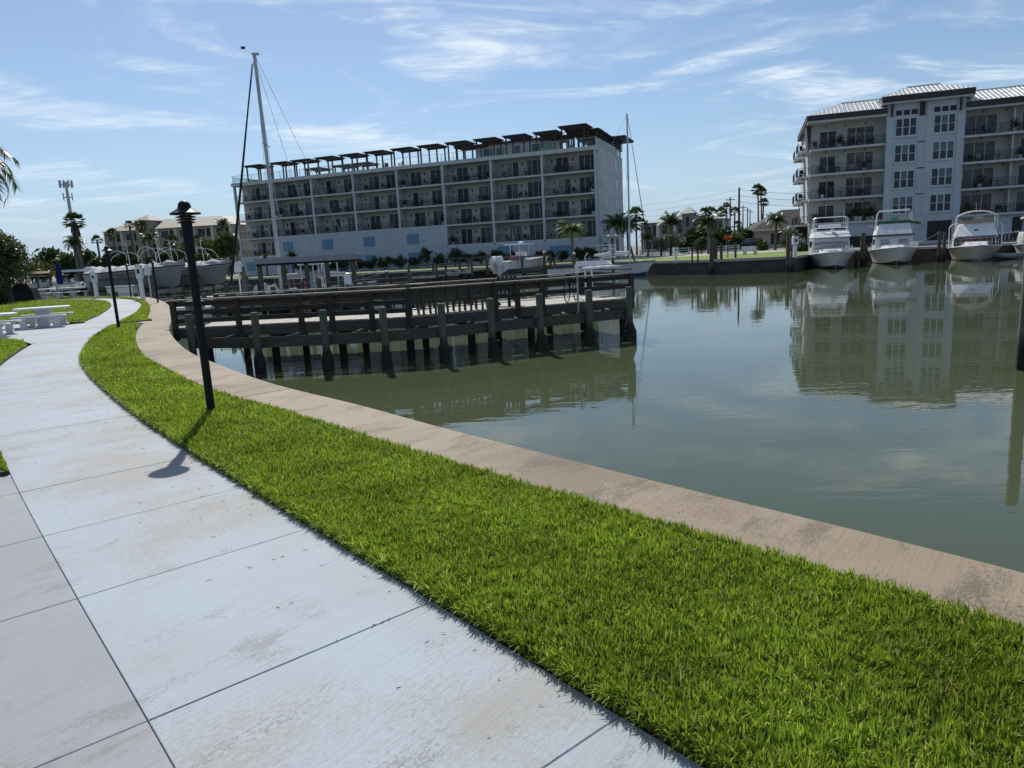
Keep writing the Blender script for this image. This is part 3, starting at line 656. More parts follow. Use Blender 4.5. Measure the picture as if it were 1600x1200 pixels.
def rail_run(posts, v, boards, ztop=RZ):
    for s in posts:
        p = pier_pt(s, v); link('post', post_me, pier, (p.x, p.y, 0), math.atan2(*(d1 if s < L1 else d2).yx))
    s0, s1 = posts[0] - .06, posts[-1] + .06
    pbeam(s0, s1, v, ztop, .15, .036, 'rail_cap', 'rail_cap')
    for z in boards: pbeam(s0, s1, v + (.065 if v < 1 else -.065), z, .032, .13, 'rail_board', 'timber_dark')
rail_run(near_posts[:6], -.05, (.63, .40, .17)); rail_run(near_posts[6:], -.05, (.63, .35))
pbeam(near_posts[5], near_posts[6], -.05, RZ, .15, .036, 'rail_cap', 'rail_cap')
rail_run(far_posts, DW - .0, (.63, .40, .17)[:2])
for s_ in (LT - .03,):
    a, b = pier_pt(s_, 0), pier_pt(s_, DW)
    for z, h, w in ((RZ + .12, .036, .15), (.70, .13, .032), (.36, .13, .032)): MB().beam((a.x, a.y, z), (b.x, b.y, z), w, h).build('rail_board', 'timber_dark', pier)
# inner piles under the deck
pile_r = .11
for s in [.9 + 1.9 * k for k in range(8)]:
    for v in (.18, DW - .25):
        p = pier_pt(min(s, LT - .2), v); m = MB().tube([(0, 0, WZ - 1), (0, 0, -.3)], pile_r, 12); m.build('piling', 'piling_brown', pier, (p.x, p.y, 0), smooth=True)
    a, b = pier_pt(min(s, LT - .2), -.02), pier_pt(min(s, LT - .2), DW)
    MB().beam((a.x, a.y, -.36), (b.x, b.y, -.36), .08, .2).build('joist', 'timber_dark', pier)
# outer fender piles with their waler
def xv_at(px, Y, z=.0):
    best = min((abs(800 + FPX * Vector((X, Y, z - EYE)).dot(_r) / Vector((X, Y, z - EYE)).dot(_fw) - px), X) for X in [k * .01 for k in range(-1200, 600)]); return best[1]
outp = []
for px, top in ((297, 491), (400, 488), (506, 484), (599, 480), (690, 474), (767, 466), (843, 459), (920, 453), (983, 448)):
    Yk = pier_pt(s_of(px), -1.3).y + (.0 if px > 350 else .6); X = xv_at(px, Yk); zt = at(px, top, Yk).z; outp.append((X, Yk))
    m = MB(); r = .098
    m.tube([(random.uniform(-.03, .03), random.uniform(-.03, .03), WZ - 1.2), (0, 0, WZ + .5), (0, 0, zt - .012), (0, 0, zt)], [r * 1.05, r, r, r * .93], 14)
    o = m.build('piling', 'piling_wood', pier, (X, Yk, 0), smooth=True)
    m = MB(); rings = []
    gk = 1.0 if px > 830 else .35
    for z, rr in ((WZ - .5, .12 + .03 * gk), (WZ + .1, .12 + .07 * gk), (WZ + .28, .12 + .055 * gk), (WZ + .42, .115 + .03 * gk), (WZ + .5, .099)):
        rings.append([((rr + random.uniform(-.018, .028)) * math.cos(q), (rr + random.uniform(-.018, .028)) * math.sin(q), z + random.uniform(-.04, .04)) for q in [2 * math.pi * i / 12 for i in range(12)]])
    m.loft(rings, closed=True, cap=True).build('mussel_growth', 'mussels', o)
for (xa, ya), (xb, yb) in zip(outp, outp[1:]):
    MB().beam((xa, ya + .17, -.40), (xb, yb + .17, -.40), .08, .28).build('waler', 'timber', pier)
    MB().beam(((xa + xb) / 2, (ya + yb) / 2 + .2, -.33), ((xa + xb) / 2, (ya + yb) / 2 + 1.4, -.33), .09, .18).build('strut', 'timber', pier)
# benches on the pier
def slat_bench(s0, s1, v, face, label, nsup):
    a, b = pier_pt(s0, v), pier_pt(s1, v); L = (b - a).length; dd = (b - a).normalized()
    t = thing('pier_bench', label, 'bench', (a.x, a.y, 0), math.atan2(dd.y, dd.x), 'slatted benches on the pier')
    for i in range(5):
        z = .33 + i * .085; MB().cbox(0, L, face * .02, face * .02 + .028, z, z + .078, .004).build('back_slat', 'timber', t)
    for i in range(4):
        y = face * (.10 + .105 * i); MB().cbox(0, L, y, y + .09, .30, .33, .004).build('seat_slat', 'timber', t)
    for i in range(nsup + 1):
        x = .03 + (L - .06) * i / nsup
        m = MB(); m.beam((x, -face * .025, -.30 if face > 0 else 0), (x, -face * .025, .765), .05, .06); m.build('back_support', 'timber', t)
        MB().beam((x, face * .48, 0), (x, face * .48, .30), .06, .06).build('leg', 'timber', t)
slat_bench(s_of(641), s_of(772), .02, 1, 'long slatted timber bench whose back forms the near pier railing', 7)
slat_bench(s_of(606, DW), s_of(729, DW), DW - .09, -1, 'long slatted timber bench along the far pier railing', 6)
# slatted deck chair
pc = pier_pt(s_of(787, .9), .9)
t = thing('deck_chair', 'dark slatted wooden deck chair beside the end of the bench', 'chair', (pc.x, pc.y, 0), math.atan2(d2.y, d2.x) + 2.4)
for i in range(5): MB().beam((-.26 + i * .13, .0, .28), (-.26 + i * .13, .50, .36), .085, .02).build('seat_slat', 'timber_dark', t)
for i in range(5): MB().beam((-.24 + i * .12, -.02, .28), (-.27 + i * .135, -.34, .86), .085, .02).build('back_slat', 'timber_dark', t)
for sx in (-1, 1):
    MB().beam((sx * .31, .48, 0), (sx * .31, .46, .56), .09, .03).build('leg', 'timber_dark', t)
    MB().beam((sx * .31, -.42, 0), (sx * .29, .3, .34), .09, .03).build('leg', 'timber_dark', t)
    MB().cbox(sx * .35 - .07, sx * .35 + .07, -.30, .56, .56, .585, .004).build('armrest', 'timber_dark', t)
# bicycle leaning on the rail
pb_ = pier_pt(s_of(893, .35), .35)
t = thing('bicycle', 'dark bicycle parked against the near rail by the pier end', 'bicycle', (pb_.x, pb_.y, 0), math.atan2(d2.y, d2.x) + .8)
def wheel(x):
    m = MB(); m.tube([(x + .31 * math.cos(q), 0, .32 + .31 * math.sin(q)) for q in [2 * math.pi * i / 28 for i in range(29)]], .018, 6, caps=False); w = m.build('wheel', 'rubber', t)
    m = MB()
    for i in range(12): q = 2 * math.pi * i / 12; m.tube([(x, 0, .32), (x + .3 * math.cos(q), 0, .32 + .3 * math.sin(q))], .0025, 4)
    m.build('spokes', 'steel', w)
wheel(-.5); wheel(.5)
m = MB()
for a, b in (((-.5, 0, .32), (-.1, 0, .30)), ((-.1, 0, .30), (-.22, 0, .78)), ((-.5, 0, .32), (-.2, 0, .70)), ((-.2, 0, .72), (.33, 0, .76)), ((-.1, 0, .30), (.36, 0, .68)), ((.32, 0, .86), (.5, 0, .32))): m.tube([a, b], .018, 6)
m.build('frame', 'black_paint', t)
MB().tube([(.22, -.28, .96), (.32, -.1, .93), (.32, .1, .93), (.22, .28, .96)], .014, 6).build('handlebar', 'steel', t)
MB().cbox(-.36, -.1, -.07, .07, .80, .86, .03).build('saddle', 'rubber', t)
MB().tube([(-.1, -.1, .30), (-.1, .1, .30)], .09, 12).build('crank', 'steel', t)
# white pipe standing by the rail, ropes
p = pier_pt(s_of(898), -.22)
tag(MB().tube([(-.14, -.05, -.42), (0, 0, -.28), (0, 0, RZ + .12)], .028, 8).build('vent_pipe', 'galv', None, (p.x, p.y, 0), smooth=True), 'thin grey pipe clamped to the outside of the pier rail', 'pipe')
p = pier_pt(s_of(903, 1.2), 1.2)
t = thing('dock_pedestal', 'slim white dock power post on the pier near the bicycle', 'pedestal', (p.x, p.y, 0))
MB().tube([(0, 0, 0), (0, 0, 1.05)], .03, 10).build('post', 'white_plastic', t); MB().cbox(-.05, .05, -.05, .05, .85, 1.1, .01).build('outlet', 'white_plastic', t)
# fish table at the end
e0 = pier_pt(s_of(918, 1.9), 1.9)
t = thing('fish_table', 'white fish cleaning table on pipe legs at the pier end', 'table', (e0.x, e0.y, 0), math.atan2(d2.y, d2.x))
MB().cbox(0, 1.15, -.28, .3, .88, .95, .012).build('tabletop', 'white_plastic', t)
MB().box(0.02, 1.13, -.295, -.28, .90, .93).build('front_edge', 'white_plastic', t)
for x, y in ((.08, -.2), (1.05, -.2), (.08, .22), (1.05, .22)): MB().tube([(x, y, 0), (x, y, .88)], .034, 10).build('leg', 'white_plastic', t)
MB().tube([(.12, .28, .95), (.12, .28, 1.3), (.12, .1, 1.42)], .018, 8).build('faucet', 'steel', t)
for x0 in (.08, .45, .80): MB().cbox(x0, x0 + .26, -.12, .15, .951, .975, .006).build('cutting_board', 'sign_white', t)
# dock bin near shore
p = pier_pt(s_of(300, 1.2), 1.2)
t = thing('dock_box', 'pale grey dock box near the shore end of the pier', 'dock box', (p.x, p.y, 0), .1)
MB().cbox(-.45, .45, -.28, .28, 0, .42, .02).build('body', 'gelcoat_grey', t); MB().cbox(-.48, .48, -.31, .31, .422, .50, .03).build('lid', 'gelcoat', t)
p = pier_pt(s_of(306, .5), .5)
t = thing('litter_bin', 'round dark litter bin behind the first pier railing', 'bin', (p.x, p.y, 0))
MB().lathe([(.2, 0), (.24, .05), (.27, .6), (.28, .62)], 18).build('body', 'gelcoat_grey', t, smooth=True); MB().lathe([(.29, .62), (.29, .66), (.2, .70)], 18).build('rim', 'canvas_black', t, smooth=True)
p = pier_pt(s_of(479, 1.8), 1.8)
t = thing('cleat_post', 'short wooden mooring post rising through the pier deck', 'post', (p.x, p.y, 0)); MB().cbox(-.1, .1, -.1, .1, 0, .55, .01).build('post', 'timber', t); MB().cbox(-.12, .12, -.12, .12, .551, .58, .008).build('cap', 'rail_cap', t)
# lone pilings in the basin and along the far side
def piling(p, ztop, r, label, cap=False, group='mooring pilings in the basin', m_='piling_brown', lean=0.0):
    t = thing('mooring_piling', label, 'piling', (p[0], p[1], 0), random.random() * 6, group)
    q = MB().tube([(lean, 0, WZ - 1.2), (0, 0, WZ + .5), (0, 0, ztop - .03), (0, 0, ztop)], [r * 1.05, r, r * .97, r * .88], 14).build('shaft', m_, t, smooth=True)
    if cap: MB().lathe([(r * 1.12, ztop - .06), (r * 1.12, ztop + .02), (.01, ztop + .16)], 14).build('cap', 'white_plastic', t, smooth=True)
pr_ = gnd(1597, 578, WZ)
piling((pr_.x, pr_.y), at(1594, 352, pr_.y).z, .115, 'tall dark piling standing alone at the right photo edge', m_='piling_wood')
# ------------------------------------------------------------------ shared building pieces
def mesh_rail(L, h=1.05, step=.13, posts=None):
    m = MB(); m.box(0, L, -.025, .025, h - .04, h); m.box(0, L, -.015, .015, .08, .11); n = int(L / step)
    for i in range(1, n): x = L * i / n; m.box(x - .009, x + .009, -.009, .009, .11, h - .04)
    k = max(1, round(L / 1.9))
    for i in range(k + 1): x = min(max(L * i / k, .03), L - .03); m.box(x - .03, x + .03, -.03, .03, 0, h - .04)
    return m.mesh('railing', 'rail_metal')
CH = {}
def patio_chair_mesh(matn):
    if matn not in CH:
        m = MB(); m.cbox(-.28, .28, -.27, .27, .38, .44, .01); m.beam((0, .27, .44), (0, .34, .92), .54, .05, up=(0, 1, 0))
        for x in (-.25, .25):
            for y in (-.24, .24): m.beam((x, y, 0), (x, y, .62 if y < 0 else .40), .05, .05)
            m.box(x - .035, x + .035, -.27, .26, .62, .65)
        CH[matn] = m.mesh('chair', matn)
    return CH[matn]
def table_mesh(matn):
    k = 't' + matn
    if k not in CH: CH[k] = MB().lathe([(.25, 0), (.25, .03), (.04, .05), (.04, .68), (.5, .69), (.5, .73)], 14).mesh('table', matn)
    return CH[k]
PANE = {}
def slider(parent, x0, z0, w, h, y, npan, rnd):                    # sliding door: frame part with panes as sub-parts
    key = ('f', round(w, 2), round(h, 2), npan)
    if key not in PANE:
        m = MB(); t = .07
        m.box(0, w, -.05, .03, h - t, h); m.box(0, w, -.05, .03, 0, .05); m.box(0, t, -.05, .03, .05, h - t); m.box(w - t, w, -.05, .03, .05, h - t)
        for i in range(1, npan): x = w * i / npan; m.box(x - .035, x + .035, -.04, .03, .05, h - t)
        PANE[key] = m.mesh('sliding_door', 'window_frame')
        pw = (w - 2 * t - (npan - 1) * .07) / npan
        for mm in ('door_glass', 'door_glass_pale', 'curtain'):
            PANE[key + (mm,)] = MB().box(0, pw, 0, .02, 0, h - t - .05).mesh('pane', mm)
    o = link('sliding_door', PANE[key], parent, (x0, y, z0)); pw = (w - .14 - (npan - 1) * .07) / npan
    for i in range(npan):
        mm = 'door_glass' if rnd.random() < .62 else 'door_glass_pale' if rnd.random() < .6 else 'curtain'
        link('pane', PANE[key + (mm,)], o, (.07 + i * (pw + .07), .0, .05))
_R = np.random.default_rng(4); _P = np.concatenate([_R.normal(0, 1, (160, 3)) * (.16, .16, .2) + (0, 0, .75)]); _a = _R.normal(0, .09, (160, 3)); _b = _R.normal(0, .05, (160, 3))
PLANT = npmesh('potted_plant', np.stack([_P - _a, _P + _b, _P + _a, _P - _b], 1).reshape(-1, 3), np.arange(640).reshape(-1, 4), 'leaf_dark')
POT = MB().lathe([(.13, 0), (.19, .35), (.2, .4)], 12).mesh('pot', 'table_concrete')
def plant(par, x, y, z, s=1.0):
    o = link('potted_plant', PLANT, par, (x, y, z), x * 3, scale=s); link('pot', POT, o)
SC_ME = MB().cbox(-.07, .07, -.12, 0, 0, .36, .02).mesh('wall_sconce', 'sconce_black')
# ------------------------------------------------------------------ long white balcony building
P0, P1 = Vector((-44.02, 121.0)), Vector((12.82, 99.0)); FL = (P1 - P0).length; ud = (P1 - P0).normalized()
bA = thing('balcony_building', 'long white five storey building with recessed balconies and rooftop pergolas', 'building', (P0.x, P0.y, 0), math.atan2(ud.y, ud.x))
rA = random.Random(5); BW = FL / 8; LV = [3.1, 6.05, 9.0, 11.95, 15.0]; DEP = 17.0; BD = 1.9
m = MB(); m.box(.05, FL - .05, BD, DEP - .05, 0, 14.98); m.build('wall', 'stucco_cream', bA)
# right end wall is clad in white stucco with its windows
m = MB(); m.box(FL - .06, FL + .02, BD, DEP, 0, 15.05); m.build('end_wall', 'stucco_white', bA)
for z in LV[:4]: MB().box(FL + .02, FL + .05, BD + .4, DEP, z - .12, z - .06).build('groove', 'slab_white', bA)
for z in LV[:4]:
    for v, w in ((3.0, .8), (4.6, 1.1), (11.4, 1.2), (14.4, .5)):
        o = MB().box(FL + .02, FL + .07, v, v + w, z + .75, z + 2.5).build('window', 'window_frame', bA)
        MB().box(FL + .07, FL + .085, v + .09, v + w - .09, z + .84, z + 1.6).build('pane', 'door_glass', o); MB().box(FL + .07, FL + .085, v + .09, v + w - .09, z + 1.66, z + 2.41).build('pane', 'door_glass', o)
for z in (.9,):
    for v in (4.5, 7.5, 8.8): MB().box(FL + .02, FL + .06, v, v + .8, z, z + 1.3).build('window', 'dark_void', bA)
    MB().box(FL + .02, FL + .06, 3.0, 4.2, 0, 2.2).build('garage_door', 'dark_void', bA)
# pilasters and slabs
has2 = {0, 5, 6, 7}
for i in range(9):
    x = i * BW; z0 = 0 if i in (0, 8) else (3.0 if (i - 1 in has2 or i in has2) else 5.9)
    w = .34 if 0 < i < 8 else .5; xa = max(0, x - w / 2) if i else 0; xb = min(FL, x + w / 2) if i < 8 else FL
    MB().box(xa, xb, -.12, .35, z0, 14.5).build('pilaster', 'stucco_white', bA)
    if 0 < i < 8: MB().box(x - .1, x + .1, .35, BD - .005, z0 + .1, 14.5).build('party_wall', 'stucco_white', bA)
MB().box(FL - .5, FL, 1.0, BD - .01, 0, 14.5).build('pilaster', 'stucco_white', bA)
MB().box(-.25, FL + .12, -.25, BD, 14.5, 15.02).build('cornice', 'slab_white', bA)
MB().box(0, FL, BD, DEP, 14.99, 15.04).build('roof_deck', 'roof_deck', bA)
rail_b = mesh_rail(BW - .36); 
for i in range(8):
    x = i * BW
    for k, z in enumerate(LV[:4]):
        if k == 0 and i not in has2: continue
        MB().box(x + .17, x + BW - .17, -.06, BD, z - .24, z).build('balcony_slab', 'slab_white', bA)
        link('railing', rail_b, bA, (x + .18, .02, z))
        d0 = x + 1.5 + rA.uniform(-.2, .2) if i else x + 1.9
        slider(bA, d0, z, 1.9, 2.25, BD, 2, rA); slider(bA, x + BW - 2.9, z, 2.5, 2.3, BD, 3, rA)
        link('wall_sconce', SC_ME, bA, (d0 - .55, BD, z + 1.65)); link('wall_sconce', SC_ME, bA, (d0 + 2.45, BD, z + 1.65))
        nf = rA.randint(2, 4)
        for q in range(nf):
            o = link('balcony_chair', patio_chair_mesh(rA.choice(['furniture_dark', 'furniture_dark', 'timber_dark', 'gelcoat_grey'])), bA, (x + .9 + (BW - 1.8) * (q + rA.random() * .6) / nf, .95 + rA.uniform(-.25, .25), z), rA.uniform(0, 6))
        if rA.random() < .4: plant(bA, x + rA.choice((.7, BW - .7)), .7, z, rA.uniform(.8, 1.3))
        if rA.random() < .7: link('balcony_table', table_mesh('furniture_dark'), bA, (x + 1.2 + rA.random() * (BW - 2.4), .9, z))
# base walls with shutters
MB().box(BW + .17, 5 * BW - .17, -.10, BD + .1, 0, 5.82).build('base_wall', 'stucco_base', bA)
MB().box(BW + .17, 5 * BW - .17, -.10, BD + .05, 5.80, 6.04).build('balcony_slab', 'slab_white', bA)
for a, b in ((0, BW + .17), (5 * BW - .17, FL)): MB().box(a, b, -.085, BD + .1, 0, 2.87).build('base_wall', 'stucco_base', bA)
for i in range(1, 5):
    for z in (3.55, .75): MB().box((i + .10) * BW + .3, (i + .10) * BW + 2.3, -.14, -.10, z, z + 1.55).build('shutter', 'shutter_blue', bA)
MB().box(.9, 2.7, -.12, -.085, .7, 2.2).build('shutter', 'shutter_blue', bA)
for i, (a, w, z) in {5: (.5, 2.1, .55), 6: (.55, 2.2, .9), 7: (.7, 3.1, .55)}.items(): MB().box(i * BW + a, i * BW + a + w, -.125, -.085, z, z + 1.6).build('shutter', 'shutter_blue', bA)
for x in (7.62 * BW, 7.8 * BW): MB().box(x, x + 1.0, -.115, -.085, .9, 2.1).build('vent_panel', 'stucco_white', bA)
# rooftop glass railing
def glass_rail(p0, p1, z, n):
    a, b = Vector(p0), Vector(p1)
    for i in range(n):
        q0, q1 = a.lerp(b, i / n), a.lerp(b, (i + 1) / n); dd = (q1 - q0).normalized() * .04
        MB().beam((q0.x + dd.x, q0.y + dd.y, z + .55), (q1.x - dd.x, q1.y - dd.y, z + .55), .02, .95).build('glass_panel', 'rail_glass', bA)
        MB().beam((q0.x, q0.y, z), (q0.x, q0.y, z + 1.1), .05, .05).build('rail_post', 'galv', bA)
glass_rail((.1, -.1), (FL, -.1), 15.02, 32); glass_rail((0, DEP - .1), (0, 0), 15.02, 8)
MB().box(-.1, FL, -.13, -.07, 16.1, 16.14).build('rail_cap', 'galv', bA)
for v in range(12):
    MB().box(FL - .02, FL + .04, .3 + v * 1.2, .3 + v * 1.2 + 1.12, 15.05, 16.15).build('glass_panel', 'rail_glass', bA)
    MB().box(FL - .06, FL + .06, .22 + v * 1.2, .30 + v * 1.2, 15.02, 16.2).build('rail_post', 'slab_white', bA)
# roof house and dark rear canopy
o = MB().box(5.3 * BW, 6.9 * BW, 7.5, 13, 15.04, 17.7).build('roof_house', 'stucco_cream', bA)
for x in (5.5, 5.75, 6.1, 6.5): MB().box(x * BW, x * BW + 1.1, 7.44, 7.5, 15.1, 17.2).build('window', 'door_glass_pale', o)
MB().box(5.2 * BW, 7.0 * BW, 6.9, 13.4, 17.7, 17.95).build('roof', 'pergola_dark', o)
o = MB().box(FL - 3.5, FL - .1, 12.5, 16.8, 15.04, 16.3).build('stair_tower', 'stucco_white', bA)
for k in range(4): MB().box(FL - 3.7, FL + .12, 12.3, 17.0, 16.0 + k * .34, 16.16 + k * .34).build('louver', 'pergola_dark', o)
MB().box(FL - 3.6, FL - .2, 12.6, 16.7, 16.3, 17.3).build('tower_core', 'stucco_white', o)
MB().box(FL - 5.2, FL + 1.7, 11.2, 18.0, 17.3, 17.62).build('roof', 'pergola_dark', o)
bAm = bA.matrix_basis.copy()
bAm = Matrix.Translation(bA.location) @ Matrix.Rotation(bA.rotation_euler.z, 4, 'Z')
def pergola(u, v, w, d, h, label, z0=15.04):
    p = bAm @ Vector((u, v, z0)); t = thing('pergola', label, 'pergola', p, bA.rotation_euler.z, 'dark rooftop pergolas')
    for x in (.14, w - .14):
        for y in (.14, d - .14): MB().box(x - .09, x + .09, y - .09, y + .09, 0, h - .28).build('post', 'pergola_dark', t)
    for y in (.14, d - .14): MB().box(-.15, w + .15, y - .07, y + .07, h - .28, h - .08).build('beam', 'pergola_dark', t)
    n = int(d / .28)
    for i in range(n): y = -.2 + (d + .4) * i / (n - 1); MB().box(-.3, w + .3, y - .07, y + .07, h - .08, h + .06).build('slat', 'pergola_dark', t)
    return t
for i, px in enumerate((.52, 1.18, 1.74, 2.33, 2.92, 3.5, 4.11, 4.7, 5.29, 5.88, 6.47, 7.06)):
    pergola(px * BW - 1.45, .5, 2.9, 3.0, 2.55, f'{ORD[i]} dark flat pergola from the building left end along the front roof edge')
for i, px in enumerate((1.0, 1.75, 2.25)): pergola(px * BW, 9.5, 2.9, 3.0, 2.4, f'{ORD[i]} of three dark pergolas on the rear roof edge near the left end')
for i, px in enumerate((5.0, 6.75)): pergola(px * BW, 5.2, 4.2, 2.6, 2.5, ('wide dark pergola left of the roof house', 'wide dark pergola right of the roof house')[i])
pergola(7.35 * BW, .5, 3.4, 3.2, 2.95, 'tall dark pergola on the front right roof corner')
for i in range(3): pergola(7.35 * BW, 4.0 + 2.75 * i, 4.3, 2.5, 2.75 - .05 * i, f'{ORD[i]} dark pergola behind the roof corner along the right roof edge')
for i, (u, v) in enumerate(((4.0, 1.5), (3.62, 2.2), (7.0, 1.4), (7.1, 2.3), (6.95, 2.4), (7.5, 1.8))):
    p = bAm @ Vector((u * BW, v, 15.04)); g = 'furniture_green' if i in (2, 3, 4) else 'furniture_dark'
    tag(link('roof_chair', patio_chair_mesh(g), None, p, random.random() * 6), ('dark roof chair left of the table under the seventh pergola', 'dark roof chair under the sixth pergola', 'green roof chair at the front of the twelfth pergola', 'green roof chair behind its front neighbour under the twelfth pergola', 'green roof chair at the rear of the twelfth pergola', 'dark roof chair under the tall corner pergola')[i], 'chair', 'chairs on the roof terrace')
# ------------------------------------------------------------------ right white building with metal roofs
Q0 = Vector((38.6, 91.5)); Q1 = Vector((60.5, 84.0)); u2 = (Q1 - Q0).normalized()
bB = thing('apartment_building', 'white five storey apartment building with standing seam metal roofs and brown fascia', 'building', (Q0.x, Q0.y, 0), math.atan2(u2.y, u2.x))
rB = random.Random(9); T0, T1, RE, D2 = 8.25, 16.4, 38.0, 19.0; LB = [3.15, 6.15, 9.15, 12.15]; BB = 1.7
MB().box(.02, T0, BB, D2, 0, 15.5).build('wall', 'stucco_cream', bB); MB().box(T1, RE, BB, D2, 0, 15.3).build('wall', 'stucco_cream', bB)
MB().box(-.02, T0 - .01, .25, BB, 0, 3.0).build('base_wall', 'stucco_base', bB); MB().box(T1 + .01, RE, .25, BB, 0, 3.0).build('base_wall', 'stucco_base', bB)
MB().box(-.03, .02, BB + .01, D2, 0, 15.5).build('end_wall', 'stucco_white', bB)
MB().box(T0, T1, -.35, D2, 0, 16.62).build('tower_wall', 'stucco_base', bB)
# tower relief and windows
for a, b in ((T0 + .0, T0 + .75), (T1 - .75, T1)): MB().box(a, b, -.43, -.35, 0, 16.39).build('corner_pilaster', 'stucco_base', bB)
for a in (T0 + 3.32, T1 - 4.0): MB().box(a, a + .10, -.40, -.35, 3.4, 16.39).build('corner_pilaster', 'stucco_base', bB)
def tri_window(x, z, w=2.25, h=2.05):
    m = MB(); m.box(x, x + w, -.42, -.352, z, z + h); o = m.build('window', 'window_frame', bB); pw = (w - .08 * 2 - .13 * 2) / 3
    for i in range(3):
        xa = x + .08 + i * (pw + .13)
        pale = rB.random() < .5
        MB().box(xa, xa + pw, -.428, -.42, z + .08, z + h * .48).build('pane', 'door_glass', o)
        MB().box(xa, xa + pw, -.428, -.42, z + h * .48 + .06, z + h - .08).build('pane', 'door_glass_pale' if pale else 'door_glass', o)
    MB().box(x - .15, x + w + .15, -.47, -.352, z - .14, z - .004).build('sill', 'stucco_white', o)
for z in LB:
    tri_window(T0 + .95, z + .55); tri_window(T1 - 3.2, z + .55)
    for x in (T0 + 3.55, T1 - 4.75): MB().box(x, x + .75, -.37, -.352, z + 2.7, z + 2.82).build('vent_slot', 'sconce_black', bB)
for x0 in (T0 + .95, T1 - 3.2):
    for i in range(3): MB().box(x0 + i * .82, x0 + i * .82 + .62, -.39, -.352, 15.1, 15.65).build('window', 'dark_void', bB)
for x in (T0 + .5, T0 + 3.55, T1 - 4.3, T1 - .55): 
    m = MB(); m.box(x - .1, x + .1, -.75, -.352, 15.0, 16.39); m.build('bracket', 'fascia_brown', bB)
MB().box(T1 - 3.3, T1 - .6, -.37, -.352, .35, 2.65).build('garage_door', 'dark_void', bB)
MB().box(T1 + 5.6, T1 + 8.8, .22, .248, 0.2, 2.6).build('garage_door', 'dark_void', bB); MB().box(T1 + 11, T1 + 14, .22, .248, 0.2, 2.6).build('garage_door', 'dark_void', bB)
MB().box(T0 - 3.6, T0 - .3, .20, .248, 0, 1.3).build('garage_door', 'dark_void', bB)
# balconies
rl = mesh_rail(T0 - .1, 1.07, .12); rr = mesh_rail(9.0, 1.07, .12)
for z in LB:
    MB().box(-.1, T0 - .005, -.1, BB, z - .24, z).build('balcony_slab', 'slab_white', bB); link('railing', rl, bB, (0, -.02, z))
    slider(bB, 1.05, z, 1.95, 2.2, BB, 2, rB); slider(bB, 4.15, z, 3.1, 2.4, BB, 3, rB)
    MB().box(T1 + .005, RE, -.25, BB, z - .24, z).build('balcony_slab', 'slab_white', bB)
    for k in range(2): link('railing', rr, bB, (T1 + .1 + 9.2 * k, -.17, z))
    slider(bB, T1 + .5, z, 3.3, 2.4, BB, 3, rB); slider(bB, T1 + 6.2, z, 3.1, 2.4, BB, 3, rB); slider(bB, T1 + 11, z, 3.1, 2.4, BB, 3, rB)
    MB().box(T1 + 5.0, T1 + 5.2, .3, BB - .01, z, z + 2.7).build('party_wall', 'stucco_cream', bB)
    for x in (1.7, 3.9, 6.1, T1 + 2.0, T1 + 4.4, T1 + 7): 
        m = MB().lathe([(.05, 0), (.05, .12), (.11, .13), (.11, .24)], 10); m.build('ceiling_light', 'sconce_black', bB, (x, .7, z + 2.46))
    for (a, b) in ((.4, T0 - .6), (T1 + .6, T1 + 9)):
        for q in range(rB.randint(4, 6)):
            link('balcony_chair', patio_chair_mesh(rB.choice(['furniture_dark', 'furniture_dark', 'timber_dark', 'canvas_blue', 'gelcoat_grey'])), bB, (rB.uniform(a, b), .6 + rB.uniform(-.2, .3), z), rB.uniform(0, 6))
        link('balcony_table', table_mesh('furniture_dark'), bB, (rB.uniform(a + .5, b - .5), .7, z))
        for q in range(7 if z < 4 and a < 5 else 1): plant(bB, rB.uniform(a, b), .35, z, rB.uniform(.9, 1.5))
# side balconies off the left end
rs = mesh_rail(3.6, 1.05, .12); r1 = mesh_rail(1.35, 1.05, .12)
for z in LB:
    for v0 in (BB + .6, BB + 8.0):
        MB().box(-1.45, -.03, v0, v0 + 3.7, z - .26, z).build('balcony_slab', 'slab_white', bB)
        link('railing', rs, bB, (-1.40, v0 + .05, z), rad(90)); link('railing', r1, bB, (-1.42, v0 + .06, z)); 
        MB().lathe([(.05, 0), (.12, .02), (.12, .2)], 10).build('ceiling_light', 'sconce_black', bB, (-.7, v0 + .5, z - .46))
        if rB.random() < .8: link('balcony_chair', patio_chair_mesh('furniture_dark'), bB, (-.75, v0 + 1.0, z), rB.uniform(0, 6))
